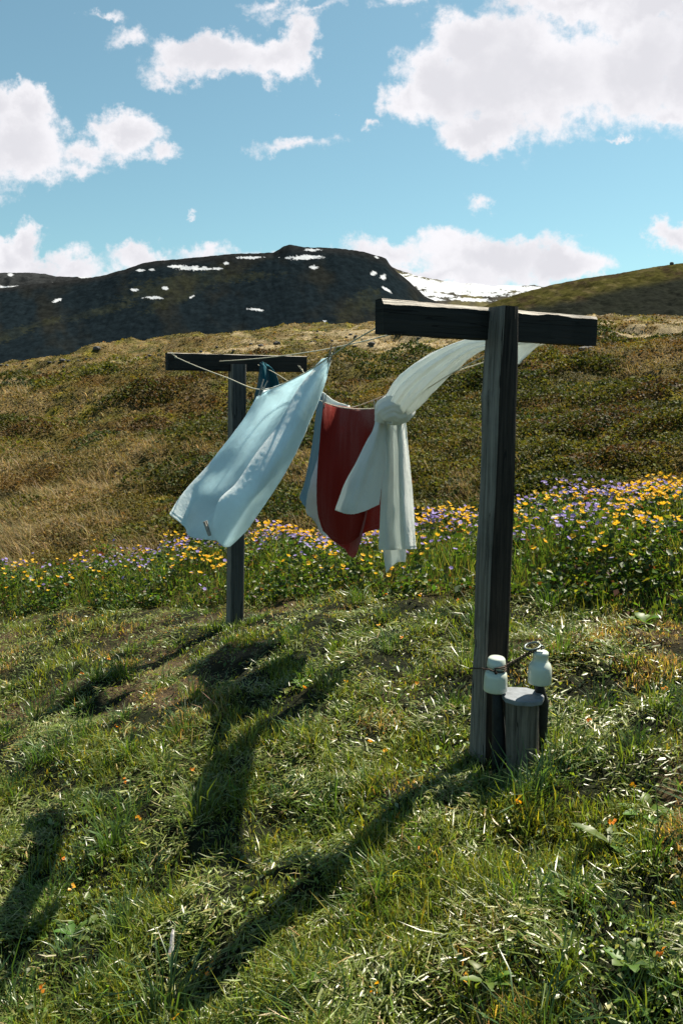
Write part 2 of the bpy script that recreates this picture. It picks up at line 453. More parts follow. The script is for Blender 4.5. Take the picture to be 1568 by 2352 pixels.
def patches(sX, sY, lst, seed):
    m = np.zeros_like(sX)
    n = fbm(sX, sY * 2.6, 9, 4, seed, .65); n2 = fbm(sX, sY * 2.4, 3.0, 2, seed + 4)
    for (x, y, rx, ry, *t) in lst:
        t = t[0] if t else 0
        dx = sX - x; dy = sY - y - t * dx
        d = 1 - np.sqrt((dx / rx) ** 2 + (dy / ry) ** 2) + .75 * n + .35 * n2
        m = np.maximum(m, sm(.0, .12, d))
    return m[..., None]
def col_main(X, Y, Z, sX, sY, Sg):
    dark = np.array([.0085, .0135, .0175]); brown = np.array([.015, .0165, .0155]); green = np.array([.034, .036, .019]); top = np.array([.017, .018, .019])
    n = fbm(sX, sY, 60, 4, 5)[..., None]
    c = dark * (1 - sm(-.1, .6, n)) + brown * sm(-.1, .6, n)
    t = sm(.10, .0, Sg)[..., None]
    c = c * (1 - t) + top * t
    g = patches(sX, sY, [(410, 655, 130, 26, -.25), (395, 690, 60, 14, -.35), (230, 715, 90, 10, -.25), (90, 745, 60, 8, -.3), (820, 705, 45, 24, -.4), (850, 690, 30, 30), (480, 640, 160, 12, -.05), (20, 770, 60, 14, -.3)], 15)  # sunlit grass patches: the sunlight is put into the colour
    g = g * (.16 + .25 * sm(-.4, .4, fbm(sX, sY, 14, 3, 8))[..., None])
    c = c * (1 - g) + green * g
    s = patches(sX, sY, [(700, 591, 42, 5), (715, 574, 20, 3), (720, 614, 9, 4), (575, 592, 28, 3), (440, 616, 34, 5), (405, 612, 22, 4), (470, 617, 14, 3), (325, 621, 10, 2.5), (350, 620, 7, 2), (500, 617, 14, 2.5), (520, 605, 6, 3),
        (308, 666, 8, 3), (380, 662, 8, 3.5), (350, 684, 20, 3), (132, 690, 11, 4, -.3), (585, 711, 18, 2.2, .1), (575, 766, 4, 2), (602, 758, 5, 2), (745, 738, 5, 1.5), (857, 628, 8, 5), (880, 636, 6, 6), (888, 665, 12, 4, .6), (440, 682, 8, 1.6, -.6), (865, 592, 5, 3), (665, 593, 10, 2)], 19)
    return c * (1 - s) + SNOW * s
def col_saddle(X, Y, Z, sX, sY, Sg):
    dark = np.array([.045, .042, .036]); green = np.array([.10, .09, .045])
    n = fbm(sX, sY, 40, 4, 5)[..., None]
    c = dark * (1 - sm(-.1, .5, n)) + green * sm(-.1, .5, n)
    s = patches(sX, sY, [(1060, 661, 120, 15, .06), (965, 650, 60, 14, .25), (1160, 661, 70, 8, 0), (930, 640, 26, 5, .6), (1000, 677, 55, 5, .12), (1100, 676, 60, 5, .03), (1080, 688, 50, 4, .05), (1195, 664, 45, 6, .1), (990, 686, 30, 3, .1), (1235, 661, 16, 3), (1130, 668, 50, 6), (1040, 668, 60, 5)], 29)
    return c * (1 - s) + SNOW * s
def col_right(X, Y, Z, sX, sY, Sg):
    dark = np.array([.018, .021, .018]); olive = np.array([.046, .043, .014]); brown = np.array([.036, .027, .016]); tan = np.array([.085, .07, .035])
    n = fbm(sX, sY * 2, 40, 5, 5, .6)[..., None]; n2 = fbm(sX, sY * 2.5, 16, 4, 9, .6)[..., None]
    c = olive * (1 - sm(-.1, .4, n)) + brown * sm(-.1, .4, n)
    c = c * (1 - sm(.2, .5, n2) * .6) + tan * sm(.2, .5, n2) * .6
    line = np.interp(sX, [1100, 1200, 1300, 1400, 1500, 1568, 1700], [706, 704, 688, 668, 645, 630, 610])  # below this line the lower slope's shade is painted into the colour
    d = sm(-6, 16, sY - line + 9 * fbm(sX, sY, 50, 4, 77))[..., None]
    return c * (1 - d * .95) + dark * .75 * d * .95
def col_left(X, Y, Z, sX, sY, Sg):
    dark = np.array([.028, .030, .032]); n = fbm(sX, sY, 40, 3, 5)[..., None]
    c = dark * (1 + .5 * n)
    s = patches(sX, sY, [(25, 632, 7, 3.5), (190, 636, 22, 2.5, .1), (20, 659, 34, 2.2), (130, 651, 14, 1.8)], 39)
    return c * (1 - s) + SNOW * s
hill('plateau_hill', [(-60, 622), (0, 627), (60, 626), (105, 629), (130, 635), (200, 637), (260, 640), (330, 650)], 5200, 1500, .02, M_mount, col_left, seed=51, ncol=400)
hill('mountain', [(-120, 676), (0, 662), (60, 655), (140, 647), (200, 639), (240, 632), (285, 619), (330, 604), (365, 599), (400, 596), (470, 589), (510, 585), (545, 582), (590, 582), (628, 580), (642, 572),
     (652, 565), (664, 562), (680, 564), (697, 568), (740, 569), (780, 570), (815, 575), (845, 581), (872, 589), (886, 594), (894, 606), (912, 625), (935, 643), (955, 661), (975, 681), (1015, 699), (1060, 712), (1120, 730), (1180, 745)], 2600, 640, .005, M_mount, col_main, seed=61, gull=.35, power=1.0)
hill('snowy_saddle', [(830, 600), (900, 614), (940, 628), (962, 635), (1000, 642), (1060, 651), (1100, 653), (1130, 658), (1165, 655), (1200, 657), (1225, 655), (1245, 659), (1290, 660), (1360, 668)], 3600, 1500, .04, M_mount, col_saddle, seed=71, gull=.35, ncol=500)
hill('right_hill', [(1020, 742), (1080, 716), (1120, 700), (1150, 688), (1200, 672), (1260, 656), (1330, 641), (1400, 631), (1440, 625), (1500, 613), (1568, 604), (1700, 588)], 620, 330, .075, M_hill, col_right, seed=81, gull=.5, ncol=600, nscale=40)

# ---------------------------------------------------------------- vegetation generators
def blades(P, az, tilt, L, W, bend, col, tipk=1.25):
    """tapered two-segment blades; tilt from vertical; returns V (5n), F (3n), colours"""
    n = len(P)
    d0 = np.stack([np.cos(az) * np.sin(tilt), np.sin(az) * np.sin(tilt), np.cos(tilt)], -1)
    t2 = tilt + bend
    d1 = np.stack([np.cos(az) * np.sin(t2), np.sin(az) * np.sin(t2), np.cos(t2)], -1)
    tw = RNG.uniform(-.8, .8, n)
    sx = np.stack([-np.sin(az + tw), np.cos(az + tw), .35 * RNG.uniform(-1, 1, n)], -1)
    L = L[:, None]; W = W[:, None]
    p1 = P + d0 * L * .5; p2 = p1 + d1 * L * .5
    V = np.stack([P - sx * W * .4, P + sx * W * .4, p1 - sx * W * .5, p1 + sx * W * .5, p2], 1).reshape(-1, 3)
    b = (np.arange(n) * 5)[:, None]
    F = np.stack([b + [0, 1, 3], b + [0, 3, 2], b + [2, 3, 4]], 1).reshape(-1, 3)
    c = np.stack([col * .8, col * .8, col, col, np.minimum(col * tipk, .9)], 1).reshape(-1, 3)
    return V, F, c
def leaves(P, size, col, up=.6, aspect=.6):
    """folded diamond leaflets, random facing biased upwards"""
    n = len(P)
    nrm = RNG.normal(size=(n, 3)); nrm[:, 2] = np.abs(nrm[:, 2]) + up; nrm /= np.linalg.norm(nrm, axis=1)[:, None]
    a = RNG.normal(size=(n, 3)); a -= nrm * (a * nrm).sum(1)[:, None]; a /= np.linalg.norm(a, axis=1)[:, None]
    b_ = np.cross(nrm, a); s = size[:, None]
    V = np.stack([P - a * s * .5, P + b_ * s * aspect * .5 + nrm * s * .12 - a * s * .05, P + a * s * .5 - nrm * s * .08, P - b_ * s * aspect * .5 + nrm * s * .12 - a * s * .05], 1).reshape(-1, 3)
    b = (np.arange(n) * 4)[:, None]
    F = np.stack([b + [0, 1, 2], b + [0, 2, 3]], 1).reshape(-1, 3)
    return V, F, np.repeat(col, 4, 0)
def merge(parts):
    Vs, Fs, Cs = [], [], []; o = 0
    for V, F, c in parts:
        Vs.append(V); Fs.append(F + o); Cs.append(c); o += len(V)
    return np.concatenate(Vs), np.concatenate(Fs), np.concatenate(Cs)
def vary(base, n, v=.25, hue=.12):
    k = np.exp(RNG.normal(0, v, (n, 1))) * np.exp(RNG.normal(0, hue, (n, 3)))
    return base * k
def on(x, y, dz=0): return np.stack([x, y, ground(x, y) + dz], -1)
def stuff(name, parts, mat, label, cat):
    V, F, c = merge(parts)
    o = mesh_obj(name, V, F, mat, smooth=False, col=c)
    tag(o, label, cat, None, 'stuff'); return o

# ---------------------------------------------------------------- mown lawn
def sample_wedge(n, y0, y1, pw, um=.56, mx=.5):
    y = (y0 ** (1 - pw) + RNG.uniform(0, 1, n) * (y1 ** (1 - pw) - y0 ** (1 - pw))) ** (1 / (1 - pw)) if pw != 1 else np.exp(RNG.uniform(math.log(y0), math.log(y1), n))
    x = RNG.uniform(-1, 1, n) * (um * y + mx)
    return x, y
def pick(keep, *a): return [q[keep] for q in a]
def lawn():
    parts = []
    # standing stubble
    n = 420000
    x, y = sample_wedge(n, .9, 9.2, 1.15)
    x, y = pick(y < lawn_edge(x) + .35 + .25 * fbm(x, y, .5, 2, 3), x, y)
    n = len(x)
    cl = fbm(x, y, .22, 3, 91); big = fbm(x, y, .75, 3, 92); dry = sm(.05, .5, fbm(x, y, .55, 3, 71))
    keep = RNG.uniform(size=n) < np.clip(.55 + 1.15 * cl, .12, 1)
    x, y, cl, big, dry = pick(keep, x, y, cl, big, dry); n = len(x)
    L = (.022 + .050 * sm(-.2, .7, cl + big * .8)) * np.exp(RNG.normal(0, .35, n)) * (1 - .3 * dry)
    g1 = np.array([.078, .128, .020]); g2 = np.array([.22, .225, .036]); dr = np.array([.33, .24, .12])
    t = RNG.uniform(size=(n, 1)) ** 1.5
    col = (g1 * (1 - t) + g2 * t)
    dm = (RNG.uniform(size=(n, 1)) < dry[:, None] * .8)
    col = np.where(dm, dr, col); col = vary(col, n)
    wd = .0022 + .0013 * RNG.uniform(size=n) + .00045 * y
    az = RNG.uniform(0, 6.283, n)
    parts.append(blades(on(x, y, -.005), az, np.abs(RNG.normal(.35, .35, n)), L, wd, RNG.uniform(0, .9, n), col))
    # cut blades lying about in swirls
    n = 330000
    x, y = sample_wedge(n, .9, 9.2, 1.15)
    x, y = pick(y < lawn_edge(x) + .1, x, y); n = len(x)
    cl = fbm(x, y, .3, 3, 95)
    keep = RNG.uniform(size=n) < np.clip(.30 + 1.3 * cl, .03, 1); x, y, cl = pick(keep, x, y, cl); n = len(x)
    flow = 3.5 * fbm(x, y, .5, 2, 96) + RNG.normal(0, .7, n) + math.pi * (RNG.uniform(size=n) < .4)
    L = .036 * np.exp(RNG.normal(0, .45, n)); wd = .0030 * np.exp(RNG.normal(0, .4, n)) + .0004 * y
    pal = np.array([[.17, .21, .045], [.29, .31, .12], [.11, .16, .025], [.38, .30, .14], [.36, .37, .19]])
    col = vary(pal[RNG.choice(5, n, p=[.44, .12, .34, .06, .04])], n, .22, .06)
    parts.append(blades(on(x, y, .015 + .03 * RNG.uniform(size=n)), flow, RNG.normal(1.45, .2, n), L, wd, RNG.normal(.05, .25, n), col, 1.0))
    # broad cut leaves and clover-like weeds
    n = 60000
    x, y = sample_wedge(n, .9, 9.0, 1.15)
    x, y = pick(y < lawn_edge(x) + .2, x, y); n = len(x)
    cl = fbm(x, y, .25, 3, 98)
    keep = RNG.uniform(size=n) < np.clip(.25 + 1.5 * cl, .03, 1); x, y = pick(keep, x, y); n = len(x)
    pal = np.array([[.10, .16, .035], [.15, .19, .04], [.22, .26, .15], [.06, .11, .03]])
    col = vary(pal[RNG.choice(4, n, p=[.4, .25, .15, .2])], n, .2, .06)
    parts.append(leaves(on(x, y, .012 + .035 * RNG.uniform(size=n)), .016 * np.exp(RNG.normal(0, .4, n)) + .001 * y, col, .5, .55))
    # taller tufts the mower missed
    tx, ty = sample_wedge(620, 1.1, 8.5, 1.2)
    tx, ty = pick(ty < lawn_edge(tx), tx, ty)
    extra = [(.62, 2.74), (.75, 2.78), (.68, 2.70), (.84, 2.8), (.58, 2.8), (.92, 3.0), (.72, 2.76), (.64, 2.8), (.78, 2.82), (.53, 2.9), (.66, 2.93), (.56, 2.96), (.80, 2.98), (.50, 3.05), (.86, 3.05), (.70, 2.82), (.9, 2.9), (.45, 2.95), (.6, 2.85), (-.72, 5.9), (-.95, 5.92), (-.83, 5.8), (-1.0, 6.05), (-.6, 6.0)]
    tx = np.concatenate([tx, [e[0] for e in extra]]); ty = np.concatenate([ty, [e[1] for e in extra]])
    m = 55; X = np.repeat(tx, m) + RNG.normal(0, .035, len(tx) * m); Y = np.repeat(ty, m) + RNG.normal(0, .035, len(tx) * m); n = len(X)
    L = np.repeat(np.exp(RNG.normal(math.log(.078), .4, len(tx))), m) * np.exp(RNG.normal(0, .25, n))
    col = vary(np.repeat(np.array([[.055, .11, .022], [.09, .14, .03], [.05, .10, .035]])[RNG.choice(3, len(tx))], m, 0), n, .2, .05)
    az = np.arctan2(Y - np.repeat(ty, m), X - np.repeat(tx, m)) + RNG.normal(0, .5, n)
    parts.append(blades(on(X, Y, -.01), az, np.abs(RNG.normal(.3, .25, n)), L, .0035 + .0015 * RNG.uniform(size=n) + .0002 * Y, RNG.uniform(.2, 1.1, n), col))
    # yellow and orange petals dropped in the cut grass
    n = 90; x, y = sample_wedge(n, 1.2, 7, 1.1); x, y = pick(y < lawn_edge(x), x, y); n = len(x)
    k = 4; X = np.repeat(x, k) + RNG.normal(0, .007, n * k); Y = np.repeat(y, k) + RNG.normal(0, .007, n * k)
    col = vary(np.repeat(np.array([[.75, .36, .02], [.70, .24, .02]])[RNG.choice(2, n)], k, 0), n * k, .12, .05)
    parts.append(leaves(on(X, Y, .045 + .012 * RNG.uniform(size=n * k)), np.full(n * k, .016), col, .5, .9))
    stuff('lawn_grass', parts, M_grass, 'mown green grass with pale cut blades lying about', 'grass')
lawn()

# ---------------------------------------------------------------- flower band
def band_xy(n, um=.56, mx=.8, ylo=1.9, yhi=10.):
    x, y = sample_wedge(n, ylo, yhi, .6, um, mx)
    f, b = lawn_edge(x), back_edge(x) + .35 * fbm(x, y, .9, 2, 13)
    t = (y - f - .1 * fbm(x, y, .4, 2, 14)) / (b - f)
    k = (t > 0) & (t < 1); return x[k], y[k], t[k]
def hb(x, y, t):      # height of the herb canopy
    return (.09 + .22 * sm(0, .35, t)) * (1 + .65 * fbm(x, y, .5, 3, 17)) * (1 - .45 * sm(.8, 1, t))
def herbs():
    parts = []
    x, y, t = band_xy(330000)
    n = len(x); h = hb(x, y, t)
    cl = fbm(x, y, .28, 3, 18)
    keep = RNG.uniform(size=n) < np.clip(.42 + 1.5 * cl, .04, 1); x, y, t, h, cl = pick(keep, x, y, t, h, cl); n = len(x)
    pal = np.array([[.042, .090, .018], [.075, .12, .022], [.028, .060, .016], [.14, .16, .032], [.10, .045, .028]])
    col = vary(pal[RNG.choice(5, n, p=[.36, .26, .2, .13, .05])], n, .22, .06)
    dz = h * RNG.uniform(.1, 1, n) ** .6
    parts.append(leaves(on(x, y, dz), .030 * np.exp(RNG.normal(0, .35, n)) + .0008 * y, col, .35, .7))
    n = 90000; x, y, t = band_xy(n); n = len(x); h = hb(x, y, t)
    col = vary(np.where(RNG.uniform(size=(n, 1)) < .7, np.array([.07, .13, .03]), np.array([.17, .17, .06])), n, .22, .06)
    parts.append(blades(on(x, y, -.01), RNG.uniform(0, 6.28, n), np.abs(RNG.normal(.22, .2, n)), h * RNG.uniform(.6, 1.15, n), .003 + .0008 * y * .6 * RNG.uniform(.5, 1, n), RNG.uniform(0, .5, n), col))
    # reddish seed heads
    n = 4000; x, y, t = band_xy(n); n = len(x); h = hb(x, y, t)
    parts.append(leaves(on(x, y, h * RNG.uniform(.7, 1.05, n)), np.full(n, .015), vary(np.tile([.20, .07, .05], (n, 1)), n), .3, .5))
    stuff('flower_bed_leaves', parts, M_leaf, 'dense green leafy herbs and stems under the wild flowers', 'ground cover')
herbs()
def flower_mesh(name, kind):
    """one flower head of five petals on a stem, 0.12 m of stem below the head; head at origin"""
    V, F, c = [], [], []
    def add(vs, fs, k):
        b = len(V); V.extend(vs); F.extend([tuple(b + i for i in f) for f in fs]); c.extend([k] * len(vs))
    if kind == 'y': r, cup, col = .0165, .010, (.84, .49, .03)
    else: r, cup, col = .0165, .003, (.27, .20, .55)
    for i in range(5):
        a = i * 2 * math.pi / 5 + .2
        ca, sa = math.cos(a), math.sin(a)
        def P(rr, lat, z): return (ca * rr - sa * lat, sa * rr + ca * lat, z)
        k = tuple(q * random.uniform(.85, 1.1) for q in col)
        add([P(.001, 0, 0), P(r * .55, -r * .5, cup * .4), P(r * .95, -r * .38, cup), P(r * 1.1, 0, cup * 1.1), P(r * .95, r * .38, cup), P(r * .55, r * .5, cup * .4)], [(0, 1, 2), (0, 2, 3), (0, 3, 4), (0, 4, 5)], k)
    k = (.75, .55, .05) if kind == 'y' else (.45, .3, .5)
    add([(.004, 0, .004), (-.002, .0035, .004), (-.002, -.0035, .004), (0, 0, .008)], [(0, 1, 3), (1, 2, 3), (2, 0, 3)], k)
    g = (.07, .12, .03)
    add([(.0012, 0, 0), (-.0006, .001, 0), (-.0006, -.001, 0), (.0092, 0, -.12), (.0074, .001, -.12), (.0074, -.001, -.12)], [(0, 1, 4), (0, 4, 3), (1, 2, 5), (1, 5, 4), (2, 0, 3), (2, 3, 5)], g)
    me = bpy.data.meshes.new(name)
    me.from_pydata(V, [], F)
    a = me.color_attributes.new('col', 'FLOAT_COLOR', 'POINT')
    a.data.foreach_set('color', np.array([(*q, 1) for q in c], np.float32).ravel())
    me.materials.append(M_petal)
    return me, np.array(V), np.array(F), np.array(c)
def flowers(kind, total, single, name, label, cat, group):
    me, V0, F0, c0 = flower_mesh(name, kind)
    xs, ys, ts = band_xy(total * 30)
    seed = 23 if kind == 'y' else 29
    f = .7 * fbm(xs, ys, .6, 3, seed) + .45 * fbm(xs, ys, .22, 2, seed + 3)
    p = (sm(.05, .4, ts) if kind == 'y' else sm(.15, .6, ts)) * np.clip(.24 + 1.5 * f, .015, 1) + .012 * (ts > .1)
    p *= 1 - .9 * sm(.98, 1, ts)
    if kind == 'y': p *= 1 - .35 * sm(.5, 0, np.abs(xs) / 3)
    k = RNG.uniform(size=len(xs)) < p; xs, ys, ts = pick(k, xs, ys, ts)
    xs, ys, ts = xs[:total], ys[:total], ts[:total]
    h = hb(xs, ys, ts)
    P = on(xs, ys, h * RNG.uniform(.85, 1.15, len(xs)) + .03)
    vis = np.abs(xs / ys) < .45
    order = np.argsort(ys + 100 * (~vis))
    rest = []
    for j, i in enumerate(order):
        sc = random.uniform(.8, 1.3) if kind == 'y' else random.uniform(.7, 1.1); rz = random.uniform(0, 6.28); rx = random.uniform(-.1, .9); ry = random.uniform(-.4, .4)
        if j < single:
            o = bpy.data.objects.new(name, me); o.location = P[i]; o.rotation_euler = (rx, ry, rz); o.scale = (sc,) * 3
            tag(o, label, cat, group); C.objects.link(o)
        else:
            from mathutils import Euler
            Rm = np.array(Euler((rx, ry, rz)).to_matrix()) * sc
            rest.append((V0 @ Rm.T + P[i], F0, c0))
    if rest:
        Vv, Ff, cc = merge(rest)
        o = mesh_obj(name + '_mass', Vv, Ff, M_petal, smooth=False, col=cc)
        tag(o, {'y': 'remaining small yellow flowers deeper in the flower bed', 'p': 'remaining small purple flowers deeper in the flower bed'}[kind], cat, None, 'stuff')
flowers('y', 1500, 300, 'buttercup', 'small yellow cupped wildflower on a thin stem in the flower bed', 'flower', 'yellow buttercups in the flower bed')
flowers('p', 1700, 300, 'cranesbill', 'small purple five petalled wildflower on a thin stem in the flower bed', 'flower', 'purple cranesbills in the flower bed')

# ---------------------------------------------------------------- heath beyond the flowers
def heath():
    gp, lp = [], []
    # leafy dwarf shrubs
    n = 560000
    x, y = sample_wedge(n, 6.5, 90, 1.35, .56, 1.)
    d = y - back_edge(x); x, y, d = pick(d > -.25, x, y, d); n = len(x)
    mc, pm = moor_colour(x, y)
    k = RNG.uniform(size=n) > pm * .80; x, y, d, mc = x[k], y[k], d[k], mc[k]; n = len(x)
    sz = (.011 + .0018 * y) * np.exp(RNG.normal(0, .3, n))
    hump = np.clip(.05 + .16 * fbm(x, y * 1.2, .8, 3, 101), 0.01, .3) * sm(70, 30, y) + .01
    col = vary(mc, n, .26, .08)
    lp.append(leaves(on(x, y, hump * RNG.uniform(.2, 1.2, n)), sz, col, .25, .8))
    nm = 900
    mx_, my_ = sample_wedge(nm, 8.5, 48, 1.6, .56, 1.)
    k = (my_ - back_edge(mx_) > .2) & (fbm(mx_, my_, 3.0, 2, 111) > -.15); mx_, my_ = mx_[k], my_[k]
    for X0, Y0 in zip(mx_, my_):
        rr_ = np.exp(RNG.normal(math.log(.30 + .010 * Y0), .35)); hh = rr_ * RNG.uniform(.32, .6)
        q = int(min(900, 230 * (rr_ / .3) ** 2 / (Y0 / 12) ** 1.3)) + 20
        a = RNG.uniform(0, 6.283, q); e = np.sqrt(RNG.uniform(0, 1, q))
        wob = 1 + .3 * np.sin(a * 3 + X0 * 7) * .6
        x = X0 + np.cos(a) * e * rr_ * 1.35 * wob; y = Y0 + np.sin(a) * e * rr_ * wob
        up = hh * np.sqrt(np.clip(1 - e * e, 0, 1)) * RNG.uniform(.75, 1.08, q)
        base = np.array([[.050, .056, .012], [.085, .085, .014], [.035, .05, .012], [.07, .045, .018]])[RNG.choice(4, p=[.4, .3, .2, .1])]
        lp.append(leaves(on(x, y, up), (.016 + .0026 * Y0) * np.exp(RNG.normal(0, .25, q)), vary(np.tile(base, (q, 1)), q, .3, .1), .3, .8))
    stuff('heath_shrubs', lp, M_heath, 'low olive and rust coloured heath shrubs covering the moor', 'ground cover')
    # tussocky dry grass
    n = 480000
    x, y = sample_wedge(n, 7.0, 75, 1.5, .56, 1.)
    d = y - back_edge(x); x, y, d = pick(d > -.2, x, y, d); n = len(x)
    g = fbm(x, y * .8, 1.9, 5, 41, .7) - .25 * sm(0, .35, x / y) ; tus = fbm(x, y, .5, 3, 103)
    k = RNG.uniform(size=n) < np.clip(.12 + 2.2 * g + .5 * tus, .04, 1) * sm(80, 30, y); x, y, g, tus = pick(k, x, y, g, tus); n = len(x)
    tanc = np.array([[.19, .145, .075], [.14, .11, .05], [.085, .09, .03], [.32, .25, .15]])
    col = vary(tanc[RNG.choice(4, n, p=[.4, .25, .2, .15])], n, .25, .06)
    L = (.13 + .12 * sm(-.1, .6, tus + g)) * np.exp(RNG.normal(0, .3, n))
    gp.append(blades(on(x, y, -.02), RNG.normal(3.5, .9, n), np.abs(RNG.normal(.5, .3, n)), L * .85, .0016 + .0006 * y, RNG.uniform(.1, .9, n), col, 1.2))
    stuff('moor_grass', gp, M_heath, 'wind bent tan and olive grass tufts on the moor', 'grass')
    # a few yellow flowers out on the moor
heath()

# ---------------------------------------------------------------- rocks on the moor
def rock_mesh(seed):
    import bmesh
    rs = np.random.default_rng(seed)
    bm = bmesh.new(); bmesh.ops.create_icosphere(bm, subdivisions=3, radius=1)
    cuts = [(Vector(rs.normal(size=3)).normalized(), rs.uniform(.55, .9)) for _ in range(9)]
    for v in bm.verts:
        for nrm, dd in cuts:
            q = v.co.dot(nrm)
            if q > dd: v.co -= nrm * (q - dd)
        nse = float(fbm(np.array([v.co.x * 2 + seed]), np.array([v.co.y * 2 + v.co.z * 3]), 1, 3, seed)[0])
        v.co *= 1 + .12 * nse
        v.co.z *= .6
    me = bpy.data.meshes.new('boulder'); bm.to_mesh(me); bm.free(); me.materials.append(M_rock)
    return me
rocks = [rock_mesh(s) for s in range(6)]
def rock_on_print(X, Y, wpx, idx, label, group=None):
    u_, w_ = uw(X, Y)
    yy = np.geomspace(8.5, 98, 700); g = ground(u_ * yy, yy) / yy
    hit = np.where(g >= w_)[0]
    d = yy[hit[0]] if len(hit) else 84.
    r = wpx / FV * d * .5
    o = bpy.data.objects.new('boulder', rocks[idx % 6])
    o.location = (u_ * d, d, float(ground(u_ * d, d)) + r * .12)
    o.scale = (r, r * random.uniform(.7, 1.1), r * random.uniform(.75, 1.1)); o.rotation_euler = (0, 0, random.uniform(0, 6.3))
    tag(o, label, 'boulder', group); C.objects.link(o); return o
rock_on_print(1343, 806, 38, 0, 'broad dark boulder on pale moss right of the near post', 'boulders on the moor')
rock_on_print(1263, 808, 22, 1, 'small boulder left of the broad boulder on pale moss', 'boulders on the moor')
rock_on_print(1325, 840, 34, 2, 'flat pale stone just below the broad dark boulder', 'boulders on the moor')
rock_on_print(1351, 771, 18, 3, 'small dark boulder beside the right end of the near crossbeam', 'boulders on the moor')
rock_on_print(1372, 771, 12, 4, 'tiny dark boulder next to another right of the near crossbeam', 'boulders on the moor')
rock_on_print(853, 795, 20, 5, 'dark boulder just left of the near crossbeam above the empty line', 'boulders on the moor')
rock_on_print(815, 797, 13, 0, 'small dark stone left of the boulder by the near crossbeam', 'boulders on the moor')
rock_on_print(638, 792, 18, 1, 'dark boulder above the right half of the far crossbeam', 'boulders on the moor')
rock_on_print(600, 795, 16, 2, 'low dark stone above the middle of the far crossbeam', 'boulders on the moor')
rock_on_print(222, 806, 20, 3, 'grey boulder near the mountain foot at the left of the moor', 'boulders on the moor')
rock_on_print(146, 830, 18, 4, 'dark boulder on the stony strip at far left', 'boulders on the moor')
rock_on_print(95, 820, 16, 5, 'grey stone highest on the stony strip at far left', 'boulders on the moor')
for i in range(110):
    if i % 2: X, Y = random.uniform(0, 660), 0
    else: X, Y = random.uniform(700, 1568), 0
    if i % 2: Y = random.gauss(826 - .03 * X, 10)
    else: Y = random.gauss(775 if X < 1150 else 800, 20)
    ridge = np.interp(X, [0, 380, 784, 1568], [838, 812, 755, 742])
    Y = max(Y, ridge + 3)
    rock_on_print(X, Y, random.uniform(4, 11), i, 'small stone half sunk in the moss of the far moor', 'small stones scattered on the far moor')
# boulder on the skyline of the right hill
u_, w_ = uw(1541, 608)
o = bpy.data.objects.new('boulder', rocks[1]); o.location = (u_ * 619, 619, w_ * 619 + .6); o.scale = (1.5, 1.5, 2.6)
tag(o, 'lone boulder standing on the skyline of the right hill', 'boulder', 'boulders on the moor'); C.objects.link(o)

# ---------------------------------------------------------------- posts and beams
D_ = Vector((.843, .538, 0)).normalized(); N_ = Vector((.538, -.843, 0)).normalized()   # beam direction, beam front normal
def loft_post(name, edges, dK, size, parent, mats, seed, ztop_cut=0):
    """edges: (Y, left px, corner px, right px) top to bottom; three seen edges, the fourth behind"""
    E = np.array(edges, float); n = 90
    Ys = np.linspace(E[0, 0], E[-1, 0], n)
    cols = [np.interp(Ys, E[:, 0], E[:, j]) for j in (1, 2, 3)]
    m = 9   # points per face
    V = []; rng = np.random.default_rng(seed)
    for i in range(n):
        K = at(cols[1][i], Ys[i], dK); z = K.z
        def side(X, dd):
            u_, _ = uw(X, Ys[i]); return Vector((u_ * dd, dd, z))
        Lc = side(cols[0][i], dK + size * .843); Rc = side(cols[2][i], dK + size * .538); Bc = Lc + Rc - K
        cs = [K, Rc, Bc, Lc]; cen = (K + Rc + Bc + Lc) / 4
        for f in range(4):
            a, b = cs[f], cs[(f + 1) % 4]
            for j in range(m):
                t = j / m; p = a.lerp(b, t)
                rnd = .93 if j == 0 else 1.0
                p = cen + (p - cen) * rnd
                q = float(fbm(np.array([f * 7 + j * 1.1]), np.array([z * 1.2]), 1, 3, seed)[0]); p = p + (p - cen).normalized() * q * .0028
                V.append((p.x, p.y, z))
    k = 4 * m; F = []
    for i in range(n - 1):
        for j in range(k): F.append((i * k + j, i * k + (j + 1) % k, (i + 1) * k + (j + 1) % k, (i + 1) * k + j))
    F.append(tuple(range(k))[::-1]); F.append(tuple((n - 1) * k + j for j in range(k)))
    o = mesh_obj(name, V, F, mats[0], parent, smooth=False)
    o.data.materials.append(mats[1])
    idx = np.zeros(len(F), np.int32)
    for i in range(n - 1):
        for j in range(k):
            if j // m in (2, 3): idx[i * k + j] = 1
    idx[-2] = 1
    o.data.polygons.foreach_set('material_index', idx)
    return o
